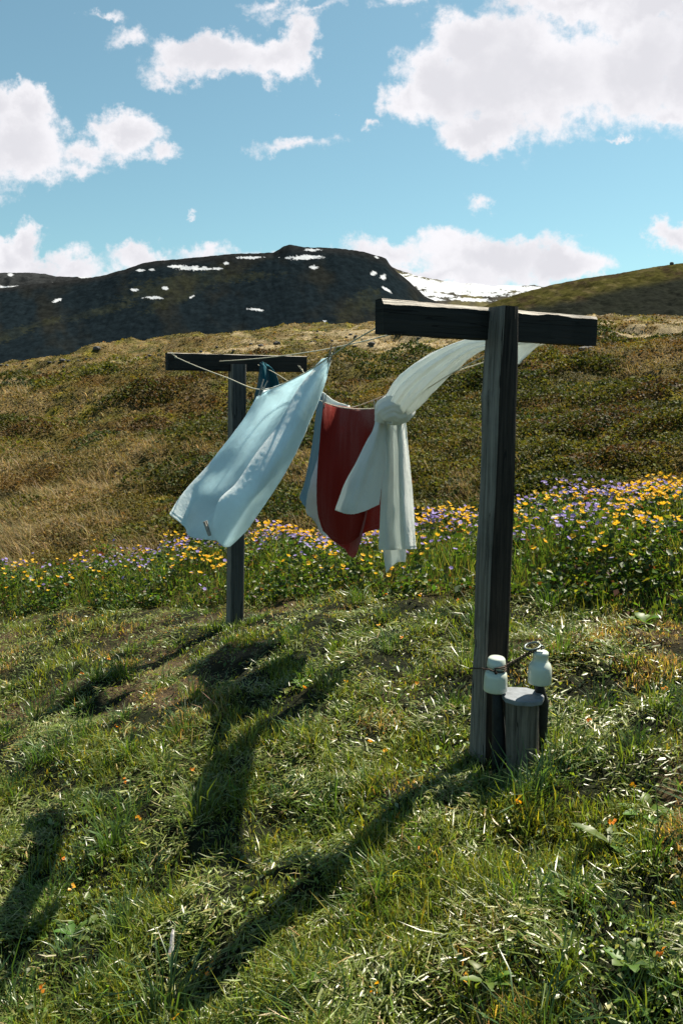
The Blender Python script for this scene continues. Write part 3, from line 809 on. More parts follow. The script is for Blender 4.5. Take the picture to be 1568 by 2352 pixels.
def beam(name, PL, PR, zt, zb, thick, parent, mats, seed, cham=.012):
    """PL, PR front face ends (x,y); front faces -y side"""
    n = 60; rng = np.random.default_rng(seed); V = []; back = -N_ * thick
    for i in range(n + 1):
        t = i / n
        p = Vector((PL[0] + (PR[0] - PL[0]) * t, PL[1] + (PR[1] - PL[1]) * t, 0))
        z1 = zt[0] + (zt[1] - zt[0]) * t; z0 = zb[0] + (zb[1] - zb[0]) * t
        e = [float(fbm(np.array([t * 9 + q * 13.]), np.array([seed * 1.]), 1, 4, seed)[0]) * .0035 for q in range(6)]
        e2 = cham * (1.0 - .6 * t + 1.2 * e[3] / .0035 * .35)
        prof = [(0, z0 + e[0]), (e[1] * .5, (z0 + z1) / 2), (0, z1 - max(e2, .002) * 1.4), (max(e2, .002) * .9, z1 + e[2] * .5), (thick * .6, z1 + e[4] * .5), (thick, z1 - .002), (thick, (z0 + z1) / 2), (thick, z0 + e[5])]
        for (dpt, z) in prof:
            q = p - N_ * dpt; V.append((q.x, q.y, z))
    k = 8; F = []; mi = []
    for i in range(n):
        for j in range(k):
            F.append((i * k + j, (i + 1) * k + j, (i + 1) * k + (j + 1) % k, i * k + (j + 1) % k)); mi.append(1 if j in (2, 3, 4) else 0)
    F.append(tuple(range(k))); mi.append(0); F.append(tuple(n * k + j for j in range(k))[::-1]); mi.append(0)
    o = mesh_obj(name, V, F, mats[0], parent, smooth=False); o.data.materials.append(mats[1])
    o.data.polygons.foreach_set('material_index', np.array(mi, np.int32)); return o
NBL, NBR = (.0515 * 2.895, 2.895), (.3133 * 3.50, 3.50)      # near beam front ends
FBL, FBR = (-.214 * 5.75, 5.75), (-.0424 * 6.36, 6.36)
near = empty('clothesline_post', at(1118, 1745, 3.15)); bpy.context.view_layer.update()
tag(near, 'large nearest wooden clothesline post with crossbeam beside two white insulators', 'post', 'wooden clothesline posts')
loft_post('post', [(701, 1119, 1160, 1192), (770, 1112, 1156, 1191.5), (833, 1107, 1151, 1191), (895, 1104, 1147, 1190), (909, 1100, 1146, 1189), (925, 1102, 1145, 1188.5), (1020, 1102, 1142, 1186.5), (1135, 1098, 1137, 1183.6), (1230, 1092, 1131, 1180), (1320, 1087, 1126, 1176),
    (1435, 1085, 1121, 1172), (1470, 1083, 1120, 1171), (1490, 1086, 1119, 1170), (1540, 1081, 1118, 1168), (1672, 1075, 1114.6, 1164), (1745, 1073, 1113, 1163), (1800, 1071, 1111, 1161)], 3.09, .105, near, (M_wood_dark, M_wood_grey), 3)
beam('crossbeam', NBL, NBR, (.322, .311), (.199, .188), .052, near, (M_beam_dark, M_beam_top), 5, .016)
far = empty('clothesline_post', at(541, 1430, 6.03)); bpy.context.view_layer.update()
tag(far, 'smaller far wooden clothesline post standing behind the hanging white towel', 'post', 'wooden clothesline posts')
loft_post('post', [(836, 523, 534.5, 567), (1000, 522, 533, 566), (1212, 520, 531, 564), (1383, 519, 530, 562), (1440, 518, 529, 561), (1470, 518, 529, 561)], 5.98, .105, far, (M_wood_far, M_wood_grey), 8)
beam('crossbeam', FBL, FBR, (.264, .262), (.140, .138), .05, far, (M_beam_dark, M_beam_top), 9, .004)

# ---------------------------------------------------------------- clotheslines
def on_beam(L, Rr, X, Y, off):
    u_, w_ = uw(X, Y); L = Vector((*L, 0)); Rr = Vector((*Rr, 0)); L = L - N_ * off; Rr = Rr - N_ * off
    t = (u_ * L.y - L.x) / ((Rr.x - L.x) - u_ * (Rr.y - L.y))
    p = L.lerp(Rr, t); p.z = w_ * p.y; return p
def line_pt(P0, P1, X, Y):       # point of the line's vertical plane seen at print pixel
    u_, w_ = uw(X, Y)
    t = (u_ * P0.y - P0.x) / ((P1.x - P0.x) - u_ * (P1.y - P0.y))
    p = P0.lerp(P1, t); p.z = w_ * p.y; return p
def cr(P, t):
    n = len(P) - 1; t = min(max(t, 0), 1) * n; i = min(int(t), n - 1); f = t - i
    p0, p1, p2, p3 = P[max(i - 1, 0)], P[i], P[i + 1], P[min(i + 2, n)]
    return .5 * ((2 * p1) + (-p0 + p2) * f + (2 * p0 - 5 * p1 + 4 * p2 - p3) * f * f + (-p0 + 3 * p1 - 3 * p2 + p3) * f ** 3)
A0 = on_beam(FBL, FBR, 401, 819, -.004); A1 = on_beam(NBL, NBR, 884, 742, .056)
B0 = on_beam(FBL, FBR, 504, 830, -.004); B1 = on_beam(NBL, NBR, 1010, 750, .056)
D0 = on_beam(FBL, FBR, 592, 838, -.004); D1 = on_beam(NBL, NBR, 1205, 772, .056)
C0 = on_beam(FBL, FBR, 690, 846, -.004); C1 = on_beam(NBL, NBR, 1290, 778, .056)
def clothesline(ctrl, label, knot=True, hang=None):
    root = empty('clothesline', ctrl[0])
    tag(root, label, 'clothesline', 'cords strung between the two posts')
    pts = [cr(ctrl, i / 60) for i in range(61)]
    m = MB(); m.tube(pts, .0030, 6); m.build('cord', M_rope, root)
    if knot:
        m = MB(); d = (ctrl[1] - ctrl[0]).normalized(); c0 = ctrl[0] + d * .03
        for k in range(3): 
            ring = [c0 + d * (.006 * k) + Vector((math.cos(a), 0, math.sin(a))) * .0055 for a in [q * math.pi / 4 for q in range(9)]]
            m.tube(ring, .003, 5)
        m.tube([c0, c0 + Vector((-.012, -.02, .012)), c0 + Vector((-.03, -.02, .035))], .0022, 5)
        m.tube([c0, c0 + Vector((-.002, -.02, .01)), c0 + Vector((-.018, -.025, .032))], .0022, 5)
        m.build('knot', M_rope, root)
    return root
pegA1 = line_pt(A0, A1, 601, 895); pegA2 = line_pt(A0, A1, 759, 818)
clothesline([A0, line_pt(A0, A1, 450, 840.5), line_pt(A0, A1, 520, 867), pegA1, line_pt(A0, A1, 690, 862), pegA2, line_pt(A0, A1, 812, 783), A1], 'leftmost pale cord, holding the wide white towel')
clothesline([B0, line_pt(B0, B1, 600, 823), line_pt(B0, B1, 720, 807), line_pt(B0, B1, 830, 785), line_pt(B0, B1, 905, 767), B1], 'empty pale cord second from the left, stretched across the far crossbeam', False)
redL = line_pt(D0, D1, 744, 924); redR = line_pt(D0, D1, 863, 938)
clothesline([D0, line_pt(D0, D1, 632, 857), line_pt(D0, D1, 690, 894), redL, line_pt(D0, D1, 800, 938), redR, line_pt(D0, D1, 905, 930), line_pt(D0, D1, 960, 905), line_pt(D0, D1, 1050, 850), D1], 'third pale cord from the left, carrying the red cloth', False)
clothesline([C0, line_pt(C0, C1, 712, 874), line_pt(C0, C1, 735, 899), line_pt(C0, C1, 765, 922), line_pt(C0, C1, 805, 936), line_pt(C0, C1, 893, 905), line_pt(C0, C1, 1000, 868), line_pt(C0, C1, 1105, 834), C1], 'rightmost pale cord, running behind the red cloth to the near beam')

# ---------------------------------------------------------------- laundry
def cloth(name, rows, mat, parent=None, nu=90, nv=130, thick=.004, fuzz=.0012, wrinkle=.004, seed=1, hem=True):
    """rows: list of rows of Vectors (same length), top to bottom"""
    G = [[cr(r, i / nu) for i in range(nu + 1)] for r in rows]
    V = []
    for j in range(nv + 1):
        for i in range(nu + 1):
            V.append(cr([g[i] for g in G], j / nv))
    V = np.array([tuple(v) for v in V])
    A = V.reshape(nv + 1, nu + 1, 3)
    du = np.gradient(A, axis=1); dv = np.gradient(A, axis=0)
    nrm = np.cross(du, dv); nrm /= np.maximum(np.linalg.norm(nrm, axis=-1, keepdims=True), 1e-9)
    ii, jj = np.meshgrid(np.linspace(0, 1, nu + 1), np.linspace(0, 1, nv + 1))
    f = wrinkle * fbm(ii * 6, jj * 2.2, 1, 3, seed) + fuzz * fbm(ii * 70, jj * 90, 1, 2, seed + 1)
    for (ci, sg) in ((0.0, 1), (1.0, -1)):
        rr_ = np.hypot((ii - ci) * 1.0, jj * 1.2); th = np.arctan2(jj * 1.2, (ii - ci) * sg + 1e-6)
        f = f + wrinkle * .9 * np.sin(th * 17 + seed) * np.exp(-5 * rr_) * sm(0, .06, rr_)
    if hem: f = f + .0016 * sm(.958, .964, jj) - .0012 * np.exp(-((jj - .955) / .004) ** 2)
    f = f + wrinkle * .22 * fbm(ii * 16 + jj * 3, jj * 6, 1, 3, seed + 8)
    A = A + nrm * f[..., None]
    edge = fuzz * 1.6 * fbm(ii * 90, jj * 110, 1, 2, seed + 2)
    rim = ((ii < .001) | (ii > .999) | (jj > .999))
    A[..., 0] += np.where(rim, edge, 0); A[..., 2] += np.where(rim, edge, 0)
    V = A.reshape(-1, 3)
    i = np.arange(nv)[:, None] * (nu + 1) + np.arange(nu)[None, :]
    F = np.stack([i, i + 1, i + nu + 2, i + nu + 1], -1).reshape(-1, 4)
    o = mesh_obj(name, V, F, mat, parent)
    md = o.modifiers.new('thickness', 'SOLIDIFY'); md.thickness = thick; md.offset = 0
    return o
def rowsP(*rows): return [[at(*p) for p in r] for r in rows]
def peg(c, ax, label, mat, size=1.0, flip=False, group='wooden clothes pegs'):
    """c clamp point, ax long axis upwards"""
    root = empty('clothes_peg', c)
    tag(root, label, 'clothes peg', group)
    ax = Vector(ax).normalized(); side = ax.cross(Vector((0, 1, 0))).normalized()
    dp = ax.cross(side)
    if flip: side, dp = (dp + side * .35).normalized(), side
    for s in (-1, 1):
        m = MB(); prof = [(-.028, .0045, .0035), (-.022, .004, .0045), (0, .006, .005), (.02, .007, .0048), (.046, .0095, .0042)]
        V = []
        for (t, off, th) in prof:
            for (a, b) in ((-1, -1), (1, -1), (1, 1), (-1, 1)):
                V.append(Vector(c) + ax * t * size + side * s * (off + a * th * .55) * size + dp * b * .0052 * size)
        F = [(i * 4 + k, i * 4 + (k + 1) % 4, i * 4 + 4 + (k + 1) % 4, i * 4 + 4 + k) for i in range(4) for k in range(4)] + [(3, 2, 1, 0), (16, 17, 18, 19)]
        m.add(V, F); m.build('jaw', mat, root, smooth=False)
    m = MB(); q = [Vector(c) + ax * (.006 + .0012 * k / 6) * size + (side * math.cos(k * 1.05) * .0055 + ax * math.sin(k * 1.05) * .0055) * size + dp * ((k / 18) - .5) * .012 * size for k in range(19)]
    m.tube(q, .0008, 5); m.build('spring', M_wire, root)
    return root
# wide pale towel blown to the left
a1 = pegA1.y; a2 = pegA2.y
big = rowsP(
 [(603, 897, a1), (626, 892, 4.25), (662, 877, 4.06), (700, 856, 3.88), (724, 842, 3.76), (736, 833, 3.66), (746, 826, 3.58), (759, 820, a2)],
 [(594, 911, 4.38), (615, 906, 4.27), (652, 896, 4.12), (694, 876, 3.95), (722, 858, 3.82), (716, 855, 3.66), (737, 850, 3.56), (754, 851, 3.52)],
 [(563, 960, 4.36), (586, 962, 4.32), (622, 960, 4.26), (664, 935, 4.08), (692, 912, 3.92), (676, 912, 3.60), (708, 916, 3.52), (737, 906, 3.60)],
 [(521, 1014, 4.33), (547, 1026, 4.32), (584, 1026, 4.30), (628, 1000, 4.12), (655, 975, 3.94), (634, 978, 3.54), (672, 984, 3.46), (711, 965, 3.62)],
 [(474, 1072, 4.28), (505, 1082, 4.26), (545, 1088, 4.28), (592, 1066, 4.10), (612, 1038, 3.90), (588, 1040, 3.48), (636, 1050, 3.38), (678, 1036, 3.60)],
 [(436, 1114, 4.20), (468, 1132, 4.24), (510, 1146, 4.22), (548, 1130, 4.02), (560, 1104, 3.80), (546, 1106, 3.42), (598, 1118, 3.32), (640, 1104, 3.56)],
 [(408, 1150, 4.12), (440, 1172, 4.18), (472, 1186, 4.10), (500, 1172, 3.92), (505, 1152, 3.66), (506, 1156, 3.40), (560, 1172, 3.30), (601, 1166, 3.50)],
 [(390, 1181, 4.05), (424, 1210, 4.14), (434, 1231, 4.04), (470, 1239, 3.90), (500, 1240, 3.66), (484, 1226, 3.40), (520, 1256, 3.32), (566, 1222, 3.44)])
tow = empty('towel', pegA2); tag(tow, 'wide pale blue white terry towel blown sideways by the wind', 'towel')
bpy.context.view_layer.update()
cloth('fabric', big, M_towel, tow, 130, 150, .005, .0010, .010, 4)
# red cloth
rl, rr = redL.y, redR.y
red = rowsP(
 [(745, 934, rl + .05), (775, 940, 5.19), (805, 945, 5.03), (835, 946, 4.88), (866, 945, rr + .05)],
 [(744, 926, rl + .02), (775, 932, 5.16), (805, 937, 5.0), (835, 939, 4.85), (866, 938, rr + .02)],
 [(741, 940, rl - .01), (772, 945, 5.12), (803, 950, 4.96), (834, 952, 4.81), (868, 950, rr - .01)],
 [(735, 1000, rl - .05), (768, 1000, 5.02), (801, 1000, 4.90), (836, 1000, 4.76), (872, 1000, 4.68)],
 [(728, 1100, rl - .1), (762, 1100, 4.90), (800, 1100, 4.84), (838, 1100, 4.72), (880, 1100, 4.78)],
 [(729, 1172, rl - .1), (760, 1180, 4.88), (798, 1182, 4.82), (836, 1180, 4.74), (880, 1150, 4.82)],
 [(741, 1220, rl - .12), (768, 1245, 4.9), (797, 1250, 4.85), (836, 1225, 4.78), (873, 1214, 4.86)])
rt = empty('red_cloth', redL); tag(rt, 'dark red cloth pegged at both corners behind the knotted sheet', 'cloth'); bpy.context.view_layer.update()
cloth('front_layer', red, M_red, rt, 90, 130, .003, .0007, .006, 9)
red2 = rowsP(
 [(746, 927, rl + .05), (790, 935, 5.14), (830, 939, 4.94), (864, 938, rr + .05)],
 [(744, 1000, rl + .12), (790, 1000, 5.2), (830, 1000, 5.0), (866, 1000, rr + .12)],
 [(745, 1150, rl + .1), (785, 1160, 5.16), (820, 1160, 5.0), (848, 1150, rr + .2)],
 [(760, 1232, rl + .05), (785, 1246, 5.1), (806, 1262, 5.0), (836, 1212, rr + .2)],
 [(788, 1258, 5.2), (800, 1266, 5.1), (812, 1281, 5.0), (826, 1248, rr + .22)])
cloth('back_layer', red2, M_red, rt, 50, 70, .003, .0007, .004, 12)
# teal garment on the same cord, far end
tl = line_pt(D0, D1, 612, 846).y
teal = rowsP(
 [(600, 833, tl), (603, 832, tl - .02), (606, 834, tl), (609, 837, tl - .03)],
 [(597, 850, tl + .01), (606, 846, tl - .06), (617, 845, tl - .01), (628, 850, tl - .05)],
 [(592, 875, tl + .02), (607, 872, tl - .08), (622, 870, tl - .01), (637, 868, tl - .06)],
 [(586, 905, tl + .02), (605, 900, tl - .09), (624, 898, tl - .01), (643, 892, tl - .07)],
 [(577, 950, tl + .02), (602, 950, tl - .1), (628, 950, tl - .01), (652, 950, tl - .08)])
te = empty('shirt', at(612, 846, tl)); tag(te, 'dark teal garment hanging in front of the far crossbeam', 'garment'); bpy.context.view_layer.update()
cloth('fabric', teal, M_teal, te, 40, 40, .004, .0006, .012, 15)
# grey blue and white cloths on the rightmost cord
c1 = line_pt(C0, C1, 735, 899).y; c2 = line_pt(C0, C1, 803, 936).y
gb = rowsP(
 [(733, 898, c1), (750, 912, c1 - .12), (770, 925, c1 - .3), (800, 935, c2)],
 [(727, 935, c1 - .02), (748, 945, c1 - .18), (770, 950, c1 - .25), (795, 950, c2)],
 [(718, 1010, c1 - .06), (745, 1015, c1 - .2), (768, 1015, c1 - .28), (790, 1015, c2)],
 [(700, 1103, c1 - .1), (728, 1110, c1 - .22), (760, 1110, c1 - .3), (785, 1110, c2)],
 [(694, 1125, c1 - .1), (722, 1150, c1 - .22), (758, 1150, c1 - .3), (780, 1150, c2)],
 [(688, 1143, c1 - .1), (704, 1168, c1 - .22), (740, 1190, c1 - .3), (770, 1195, c2)])
g = empty('grey_towel', at(733, 898, c1)); tag(g, 'grey blue towel folded over the rightmost cord left of the red cloth', 'towel'); bpy.context.view_layer.update()
cloth('fabric', gb, M_greyblue, g, 50, 60, .004, .001, .012, 21)
wb = rowsP(
 [(736, 897, c1 - .04), (752, 909, c1 - .2), (775, 924, c1 - .4), (803, 932, c2 - .05)],
 [(744, 940, c1 - .2), (758, 950, c1 - .3), (775, 955, c1 - .45), (800, 950, c2 - .1)],
 [(735, 1030, c1 - .35), (752, 1040, c1 - .4), (770, 1040, c1 - .5), (790, 1040, c2 - .1)],
 [(712, 1110, c1 - .5), (735, 1115, c1 - .5), (755, 1120, c1 - .5), (775, 1120, c2 - .1)],
 [(702, 1174, c1 - .5), (728, 1184, c1 - .5), (750, 1200, c1 - .5), (765, 1200, c2 - .1)],
 [(722, 1188, c1 - .5), (731, 1215, c1 - .5), (744, 1230, c1 - .5), (764, 1236, c2 - .1)])
g = empty('white_towel', at(740, 900, c1 - .04)); tag(g, 'white towel hanging half hidden behind the red cloth', 'towel'); bpy.context.view_layer.update()
cloth('fabric', wb, M_sheet, g, 50, 60, .005, .002, .01, 25)
# knotted white sheet
kn = empty('knotted_sheet', at(905, 930, 4.4)); tag(kn, 'white sheet knotted around the line, twisted upwards with two hanging tails', 'sheet'); bpy.context.view_layer.update()
def tube_cloth(name, sections, mat, parent, folds=6, fa=.10, seed=1, nu=72, nv=80):
    """sections: (X, Y, depth, half width px across, tilt vector) lofted as a folded tube"""
    P = [at(s[0], s[1], s[2]) for s in sections]; Rr = [s[3] * s[2] / FV for s in sections]; Dp = [s[4] for s in sections]
    V = []
    for j in range(nv + 1):
        t = j / nv; c = cr(P, t); r = float(np.interp(t * (len(P) - 1), range(len(P)), Rr)); dpn = float(np.interp(t * (len(P) - 1), range(len(P)), Dp))
        c2_ = cr(P, min(t + .02, 1)); c1_ = cr(P, max(t - .02, 0)); T = (c2_ - c1_).normalized()
        e1 = T.cross(Vector((0, 1, 0))).normalized(); e2 = e1.cross(T)
        for i in range(nu):
            a = 2 * math.pi * i / nu
            fo = 1 + fa * math.sin(folds * a + 3.5 * t + seed) + .5 * fa * math.sin((folds * 2 + 1) * a - 5 * t + seed * 2) 
            fo *= 1 + .09 * float(fbm(np.array([i * 25.0 / nu + seed]), np.array([t * 9]), 1, 2, seed)[0])
            V.append(c + e1 * math.cos(a) * r * fo + e2 * math.sin(a) * r * dpn * fo)
    F = [(j * nu + i, j * nu + (i + 1) % nu, (j + 1) * nu + (i + 1) % nu, (j + 1) * nu + i) for j in range(nv) for i in range(nu)]
    F += [tuple(range(nu))[::-1], tuple(nv * nu + i for i in range(nu))]
    return mesh_obj(name, V, F, mat, parent)
tube_cloth('twisted_roll', [(1250, 772, 3.50, 7, .8), (1215, 776, 3.52, 12, .8), (1160, 780, 3.58, 14, .8), (1110, 790, 3.68, 13, .8), (1062, 806, 3.80, 21, 1), (1005, 842, 3.95, 32, 1), (955, 884, 4.12, 40, .95), (920, 925, 4.30, 34, .95), (902, 948, 4.40, 27, .8)], M_sheet, kn, 8, .10, 3, 144, 120)
tube_cloth('knot', [(932, 925, 4.42, 16, 1), (922, 938, 4.36, 30, 1), (905, 942, 4.28, 33, 1), (890, 942, 4.24, 30, 1), (880, 950, 4.26, 22, .9), (873, 962, 4.26, 13, .7), (870, 971, 4.26, 9.5, .5)], M_sheet, kn, 7, .07, 7, 144, 60)
tailL = rowsP(
 [(866, 935, 4.44), (876, 925, 4.40), (886, 928, 4.36), (896, 950, 4.42)],
 [(862, 975, 4.36), (870, 974, 4.30), (878, 976, 4.34), (884, 980, 4.42)],
 [(842, 1015, 4.34), (856, 1018, 4.27), (868, 1020, 4.33), (883, 1020, 4.42)],
 [(816, 1066, 4.30), (838, 1068, 4.22), (858, 1070, 4.31), (881, 1070, 4.42)],
 [(790, 1120, 4.28), (818, 1122, 4.18), (846, 1124, 4.27), (876, 1115, 4.40)],
 [(770, 1172, 4.26), (800, 1181, 4.15), (832, 1176, 4.22), (871, 1159, 4.38)])
cloth('left_tail', tailL, M_sheet, kn, 90, 120, .004, .0008, .010, 31)
tailR = rowsP(
 [(880, 930, 4.42), (890, 930, 4.38), (902, 930, 4.44), (914, 930, 4.38), (928, 930, 4.44)],
 [(882, 985, 4.44), (892, 985, 4.40), (903, 985, 4.52), (915, 985, 4.38), (931, 985, 4.44)],
 [(880, 1060, 4.46), (893, 1060, 4.44), (904, 1060, 4.58), (918, 1060, 4.38), (939, 1060, 4.46)],
 [(876, 1140, 4.46), (890, 1140, 4.44), (904, 1140, 4.56), (922, 1140, 4.38), (946, 1140, 4.48)],
 [(871, 1210, 4.46), (887, 1210, 4.42), (905, 1210, 4.50), (926, 1210, 4.38), (951, 1210, 4.48)],
 [(868, 1262, 4.46), (888, 1263, 4.40), (908, 1263, 4.46), (930, 1262, 4.40), (955, 1261, 4.48)])
cloth('right_tail', tailR, M_sheet, kn, 100, 120, .004, .0008, .008, 35)
under = rowsP(
 [(884, 1150, 4.56), (900, 1150, 4.6), (915, 1150, 4.56), (932, 1150, 4.6)],
 [(880, 1220, 4.56), (897, 1220, 4.6), (914, 1220, 4.56), (933, 1220, 4.6)],
 [(879, 1262, 4.56), (896, 1262, 4.6), (914, 1262, 4.56), (932, 1262, 4.6)],
 [(887, 1316, 4.56), (898, 1302, 4.58), (912, 1292, 4.56), (931, 1291, 4.6)])
cloth('under_tail', under, M_sheet, kn, 30, 40, .004, .0008, .006, 37)
hem = rowsP([(1188, 775, 3.56), (1215, 780, 3.54), (1252, 782, 3.50)], [(1186, 805, 3.58), (1204, 805, 3.55), (1232, 796, 3.52)], [(1184, 838, 3.6), (1190, 836, 3.57), (1196, 830, 3.55)])
cloth('loose_corner', hem, M_sheet, kn, 20, 20, .003, .0005, .004, 39)
# pegs
peg(pegA1, at(609, 876, pegA1.y) - at(597, 906, pegA1.y), 'grey leaning peg at the left corner of the wide towel', M_peggrey, 1.15)
peg(pegA2, at(764, 800, pegA2.y) - at(755, 830, pegA2.y), 'brown peg at the raised right corner of the wide towel', M_peg, 1.05)
peg(redL, (0.08, 0, 1), 'peg at the left corner of the red cloth', M_peggrey, 1.1)
peg(redR, (-.05, 0, 1), 'peg at the right corner of the red cloth beside the knotted sheet', M_peggrey, 1.1)
peg(at(478, 1218, 3.37), at(472, 1200, 3.37) - at(484, 1236, 3.37), 'peg clipped to the bottom hem of the wide towel', M_peggrey, .9, True)

# ---------------------------------------------------------------- stump, insulators, wire
st = empty('wooden_stump', at(1200, 1790, 2.90)); tag(st, 'short sawn wooden stump with slate cap in front of the near post', 'stump'); bpy.context.view_layer.update()
gz = float(ground(at(1200, 1790, 2.9).x, 2.9))
def ring_loft(secs, n, jitter, seed):
    """secs: (X, Y, depth, half width px, depth ratio)"""
    V = []
    for s in secs:
        c = at(s[0], s[1], s[2]); r = s[3] * s[2] / FV
        for i in range(n):
            a = 2 * math.pi * i / n + .25
            q = 1 + jitter * float(fbm(np.array([i * .9 + seed]), np.array([s[1] * .01]), 1, 3, seed)[0])
            V.append((c.x + math.cos(a) * r * q, c.y + math.sin(a) * r * q * s[4], c.z))
    F = [(j * n + i, j * n + (i + 1) % n, (j + 1) * n + (i + 1) % n, (j + 1) * n + i) for j in range(len(secs) - 1) for i in range(n)]
    F += [tuple(range(n)), tuple((len(secs) - 1) * n + i for i in range(n))[::-1]]
    return V, F
V, F = ring_loft([(1198, 1607 + 9 * i, 2.97, 41 - .2 * i, .9) for i in range(24)], 26, .06, 3); mesh_obj('trunk', V, F, M_stump, st, smooth=False)
c = at(1198, 1600, 2.97); m = MB()
outl = [(-50, .30), (-46, -.5), (-22, -.92), (10, -1.0), (38, -.8), (50, -.25), (46, .35), (20, .8), (-20, .9), (-46, .75)]
top = [Vector((c.x + a * 2.97 / FV, c.y + b * .085, c.z + .012)) for a, b in outl]; bot = [p - Vector((0, 0, .02)) for p in top]
k = len(top); m.add(top + bot, [tuple(range(k)), tuple(range(k, 2 * k))[::-1]] + [(i, (i + 1) % k, k + (i + 1) % k, k + i)[::-1] for i in range(k)])
cap = m.build('cap', M_slate, st, smooth=False)
bv = cap.modifiers.new('bevel', 'BEVEL'); bv.width = .004; bv.segments = 2
def insulator(name, X, Yt, Yb, d, rpx, prof, label, lean=(0, 0)):
    ct, cb = at(X + lean[0], Yt, d), at(X, Yb, d); H = ct.z - cb.z
    root = empty(name, cb); tag(root, label, 'insulator', 'white porcelain insulators by the near post'); bpy.context.view_layer.update()
    k = rpx * d / FV
    ax = (ct - cb).normalized(); q = Vector((0, 0, 1)).rotation_difference(ax).to_matrix()
    m = MB(); m.lathe([(r * k, z * H) for r, z in prof], cb, 36, q); o = m.build('porcelain_body', M_porc, root)
    return root, cb, H, k
P1 = [(.001, .03), (.8, .03), (.93, 0), (1.0, .03), (.99, .2), (.96, .42), (.90, .53), (.74, .58), (.56, .60), (.54, .67), (.62, .685), (.80, .70), (.79, .78), (.72, .94), (.60, .985), (.3, 1.0), (.001, 1.0)]
i1, cb1, H1, k1 = insulator('insulator', 1136, 1508, 1586, 2.98, 28.5, P1, 'white insulator with a groove, wired to the front of the near post', (4, 0))
P2 = [(.001, .03), (.8, .03), (.95, 0), (1.0, .03), (1.0, .3), (.98, .48), (.86, .60), (.70, .66), (.64, .70), (.64, .86), (.68, .88), (.66, .95), (.52, .99), (.001, 1.0)]
i2, cb2, H2, k2 = insulator('insulator', 1238, 1494, 1568, 2.95, 28.0, P2, 'white bottle shaped insulator on an iron pin behind the stump', (3, 0))
m = MB(); m.tube([at(1140, 1583, 2.98), at(1143, 1640, 3.0), at(1146, 1720, 3.02), at(1146, 1800, 3.03)], [.018, .024, .030, .030], 10); m.build('pin', M_iron, i1)
m = MB(); m.tube([at(1239, 1566, 2.96), at(1239, 1590, 3.0), at(1241, 1612, 3.04), at(1243, 1660, 3.05), at(1240, 1740, 3.05)], [.014, .022, .032, .024, .02], 10); m.build('pin', M_iron, i2)
# rusty wire round post and both insulators, twisted between them
def helix(a, b, r, turns, ph, n=90, sag=.0):
    T = (b - a).normalized(); e1 = T.cross(Vector((0, 1, 0))).normalized(); e2 = e1.cross(T); P = []
    for i in range(n + 1):
        t = i / n; g_ = turns * 2 * math.pi * t + ph
        P.append(a.lerp(b, t) + e1 * math.cos(g_) * r + e2 * math.sin(g_) * r - Vector((0, 0, sag * math.sin(math.pi * t))))
    return P
wr = empty('rusty_wire', at(1170, 1530, 2.95)); tag(wr, 'rusty twisted wire looped round the near post and both insulators', 'wire'); bpy.context.view_layer.update()
wa = at(1160, 1531, 2.95); wb_ = at(1246, 1482, 2.94)
m = MB()
m.tube(helix(wa, wb_, .0045, 7, 0, 140), .0030, 6); m.tube(helix(wa, wb_, .0045, 7, math.pi, 140), .0030, 6)
m.build('twisted_strand', M_rust, wr)
m = MB()
gy = cb1 + Vector((.006, 0, H1 * .63))
m.tube([gy + Vector((math.cos(a) * k1 * .70, math.sin(a) * k1 * .70, .002 * math.sin(a * 2))) for a in [q * math.pi / 12 for q in range(25)]], .0032, 6)
m.tube([at(1108, 1538, 2.945), at(1122, 1537, 2.935), at(1134, 1542, 2.93), at(1138, 1549, 2.93)], .0028, 6)
m.tube([at(1136, 1538, 2.93), at(1138, 1545, 2.928), at(1141, 1548, 2.928)], .0028, 6)
m.tube([at(1134, 1536, 2.93), at(1148, 1534, 2.93), at(1162, 1530, 2.95)], .0032, 6)
m.tube([at(1148, 1536, 2.925), at(1158, 1538, 2.93), at(1164, 1529, 2.95)], .0026, 6)
m.tube([at(1118, 1536.5, 2.96), at(1104, 1535, 3.02), at(1093, 1535, 3.05), at(1081, 1534, 3.10), at(1077, 1536, 3.18), at(1100, 1534, 3.26)], .0030, 6)
m.build('post_loop', M_rust, wr)
m = MB(); lc = at(1222, 1484, 2.93)
m.tube([lc + Vector((math.cos(a) * .029, math.sin(a) * .03, .008 * math.cos(a - .4))) for a in [q * math.pi / 12 + .5 for q in range(23)]], .0042, 6)
m.tube([at(1236, 1484, 2.93), at(1244, 1483, 2.93), at(1250, 1488, 2.94), at(1240, 1492, 2.94)], .003, 6)
m.build('free_loop', M_wire, wr)

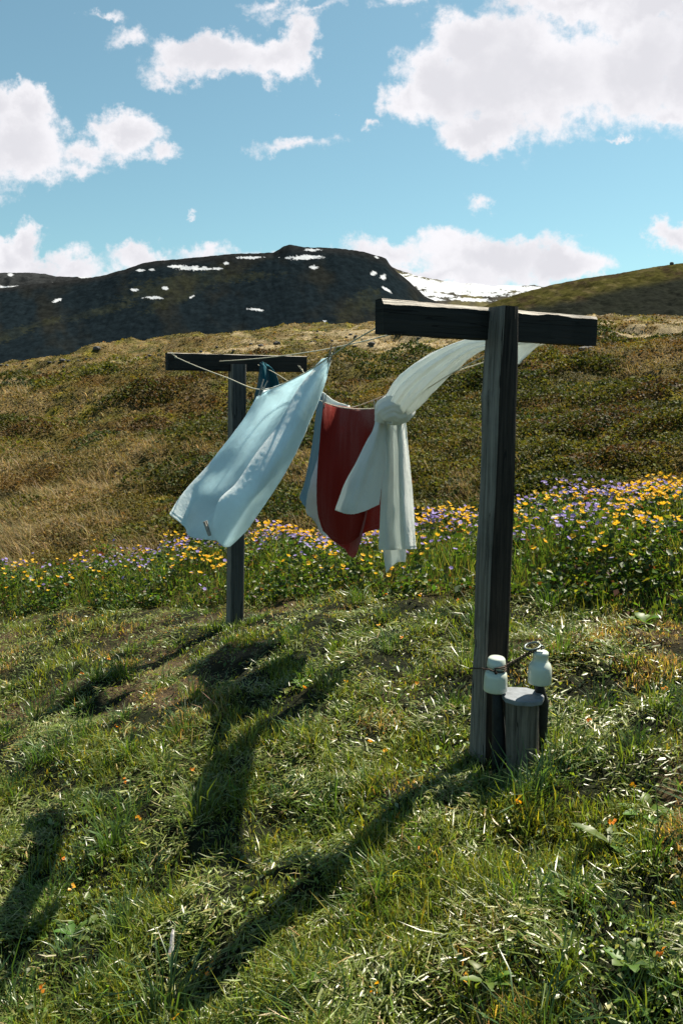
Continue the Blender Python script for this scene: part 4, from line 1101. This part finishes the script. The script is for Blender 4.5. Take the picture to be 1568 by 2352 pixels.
# ---------------------------------------------------------------- small things in the lawn
def leafy(X, Y, n, L, W, label, name='weed', col=(.10, .17, .03), group='broad leaved weeds in the lawn', d=None, spread=.9):
    u_, w_ = uw(X, Y); yy = np.linspace(1.2, 9, 900); g = ground(u_ * yy, yy) / yy
    d = yy[np.where(g >= w_)[0][0]] if len(np.where(g >= w_)[0]) else 5.
    base = Vector((u_ * d, d, float(ground(u_ * d, d))))
    V, F, c = [], [], []
    for i in range(n):
        a = i * 2.4 + random.uniform(-.3, .3); l = L * random.uniform(.7, 1.1); ww_ = W * random.uniform(.8, 1.1); el = random.uniform(.25, spread)
        b = len(V); k = 7; cc = [q * random.uniform(.8, 1.25) for q in col]
        for j in range(k):
            t = j / (k - 1); e = el + 0.3 - 1.0 * t
            r = l * (t * math.cos(el) * 1.0); z = l * (math.sin(el) * t - .55 * t * t * math.sin(el)) + .01
            wd = ww_ * math.sin(math.pi * min(t * .92 + .06, 1)) ** .8 * (1 + (.22 if j % 2 else -.12))
            for s in (-1, 0, 1):
                V.append((base.x + math.cos(a) * r - math.sin(a) * wd * s, base.y + math.sin(a) * r + math.cos(a) * wd * s, base.z + z + (abs(s)) * wd * .25)); c.append(cc)
        for j in range(k - 1):
            for s in (0, 1): F.append((b + j * 3 + s, b + j * 3 + s + 1, b + j * 3 + 4 + s, b + j * 3 + 3 + s))
    o = mesh_obj(name, V, F, M_leaf, col=np.array(c)); tag(o, label, 'plant', group); return o
leafy(1090, 1165 + 290, 6, .10, .014, 'bright leafy weed on the sunlit lawn left of the near post')
leafy(1480, 1435, 7, .11, .028, 'broad bright green leaves at the right edge of the lawn')
leafy(1395, 1490, 5, .09, .022, 'low bright weed right of the near post in dry grass')
leafy(1240, 1860 + 170, 7, .10, .010, 'narrow leaved weed below the stump')
leafy(1400, 1950, 6, .15, .016, 'upright dock weed in the lawn at lower right')
leafy(1480, 1880, 6, .12, .020, 'wide leaved weed near the right frame edge above the dock')
leafy(170, 2160, 8, .12, .014, 'dark spreading weed at lower left')
leafy(340, 2090, 4, .06, .010, 'yellow green upright leaf pair beside the left shadow')
leafy(900, 2020, 5, .07, .010, 'small pale weed beside the post shadow')
leafy(560, 1830, 6, .09, .012, 'small weed between two shadows on the left lawn')
leafy(690, 1580, 8, .10, .012, 'fan of green leaves in the middle of the lawn')
leafy(1440, 2230, 6, .10, .018, 'leafy weed near the bottom right corner')
leafy(1120, 2270, 7, .09, .012, 'leafy weed at the bottom below the post')
leafy(640, 1440, 6, .10, .014, 'bright leaves at the foot of the far post')
def chip():
    u_, w_ = uw(392, 2225); yy = np.linspace(1.2, 4, 500); g = ground(u_ * yy, yy) / yy; d = yy[np.where(g >= w_)[0][0]]
    b = Vector((u_ * d, d, float(ground(u_ * d, d)) + .03))
    V = []; prof = [(0, .009), (.012, .010), (.03, .008), (.055, .007), (.075, .0065), (.088, .003)]
    for t, r in prof:
        for k in range(5):
            a = k * 1.257; V.append((b.x + math.cos(a) * r + .01 * t * 8 * .1, b.y + math.sin(a) * r * .5 + t * .55, b.z + t * .8 + random.uniform(-.001, .001)))
    F = [(j * 5 + k, j * 5 + (k + 1) % 5, (j + 1) * 5 + (k + 1) % 5, (j + 1) * 5 + k) for j in range(5) for k in range(5)] + [(4, 3, 2, 1, 0), (25, 26, 27, 28, 29)]
    tag(mesh_obj('wood_chip', V, F, M_chip, smooth=False), 'bleached splinter of wood lying in the grass at lower left', 'wood chip')
chip()
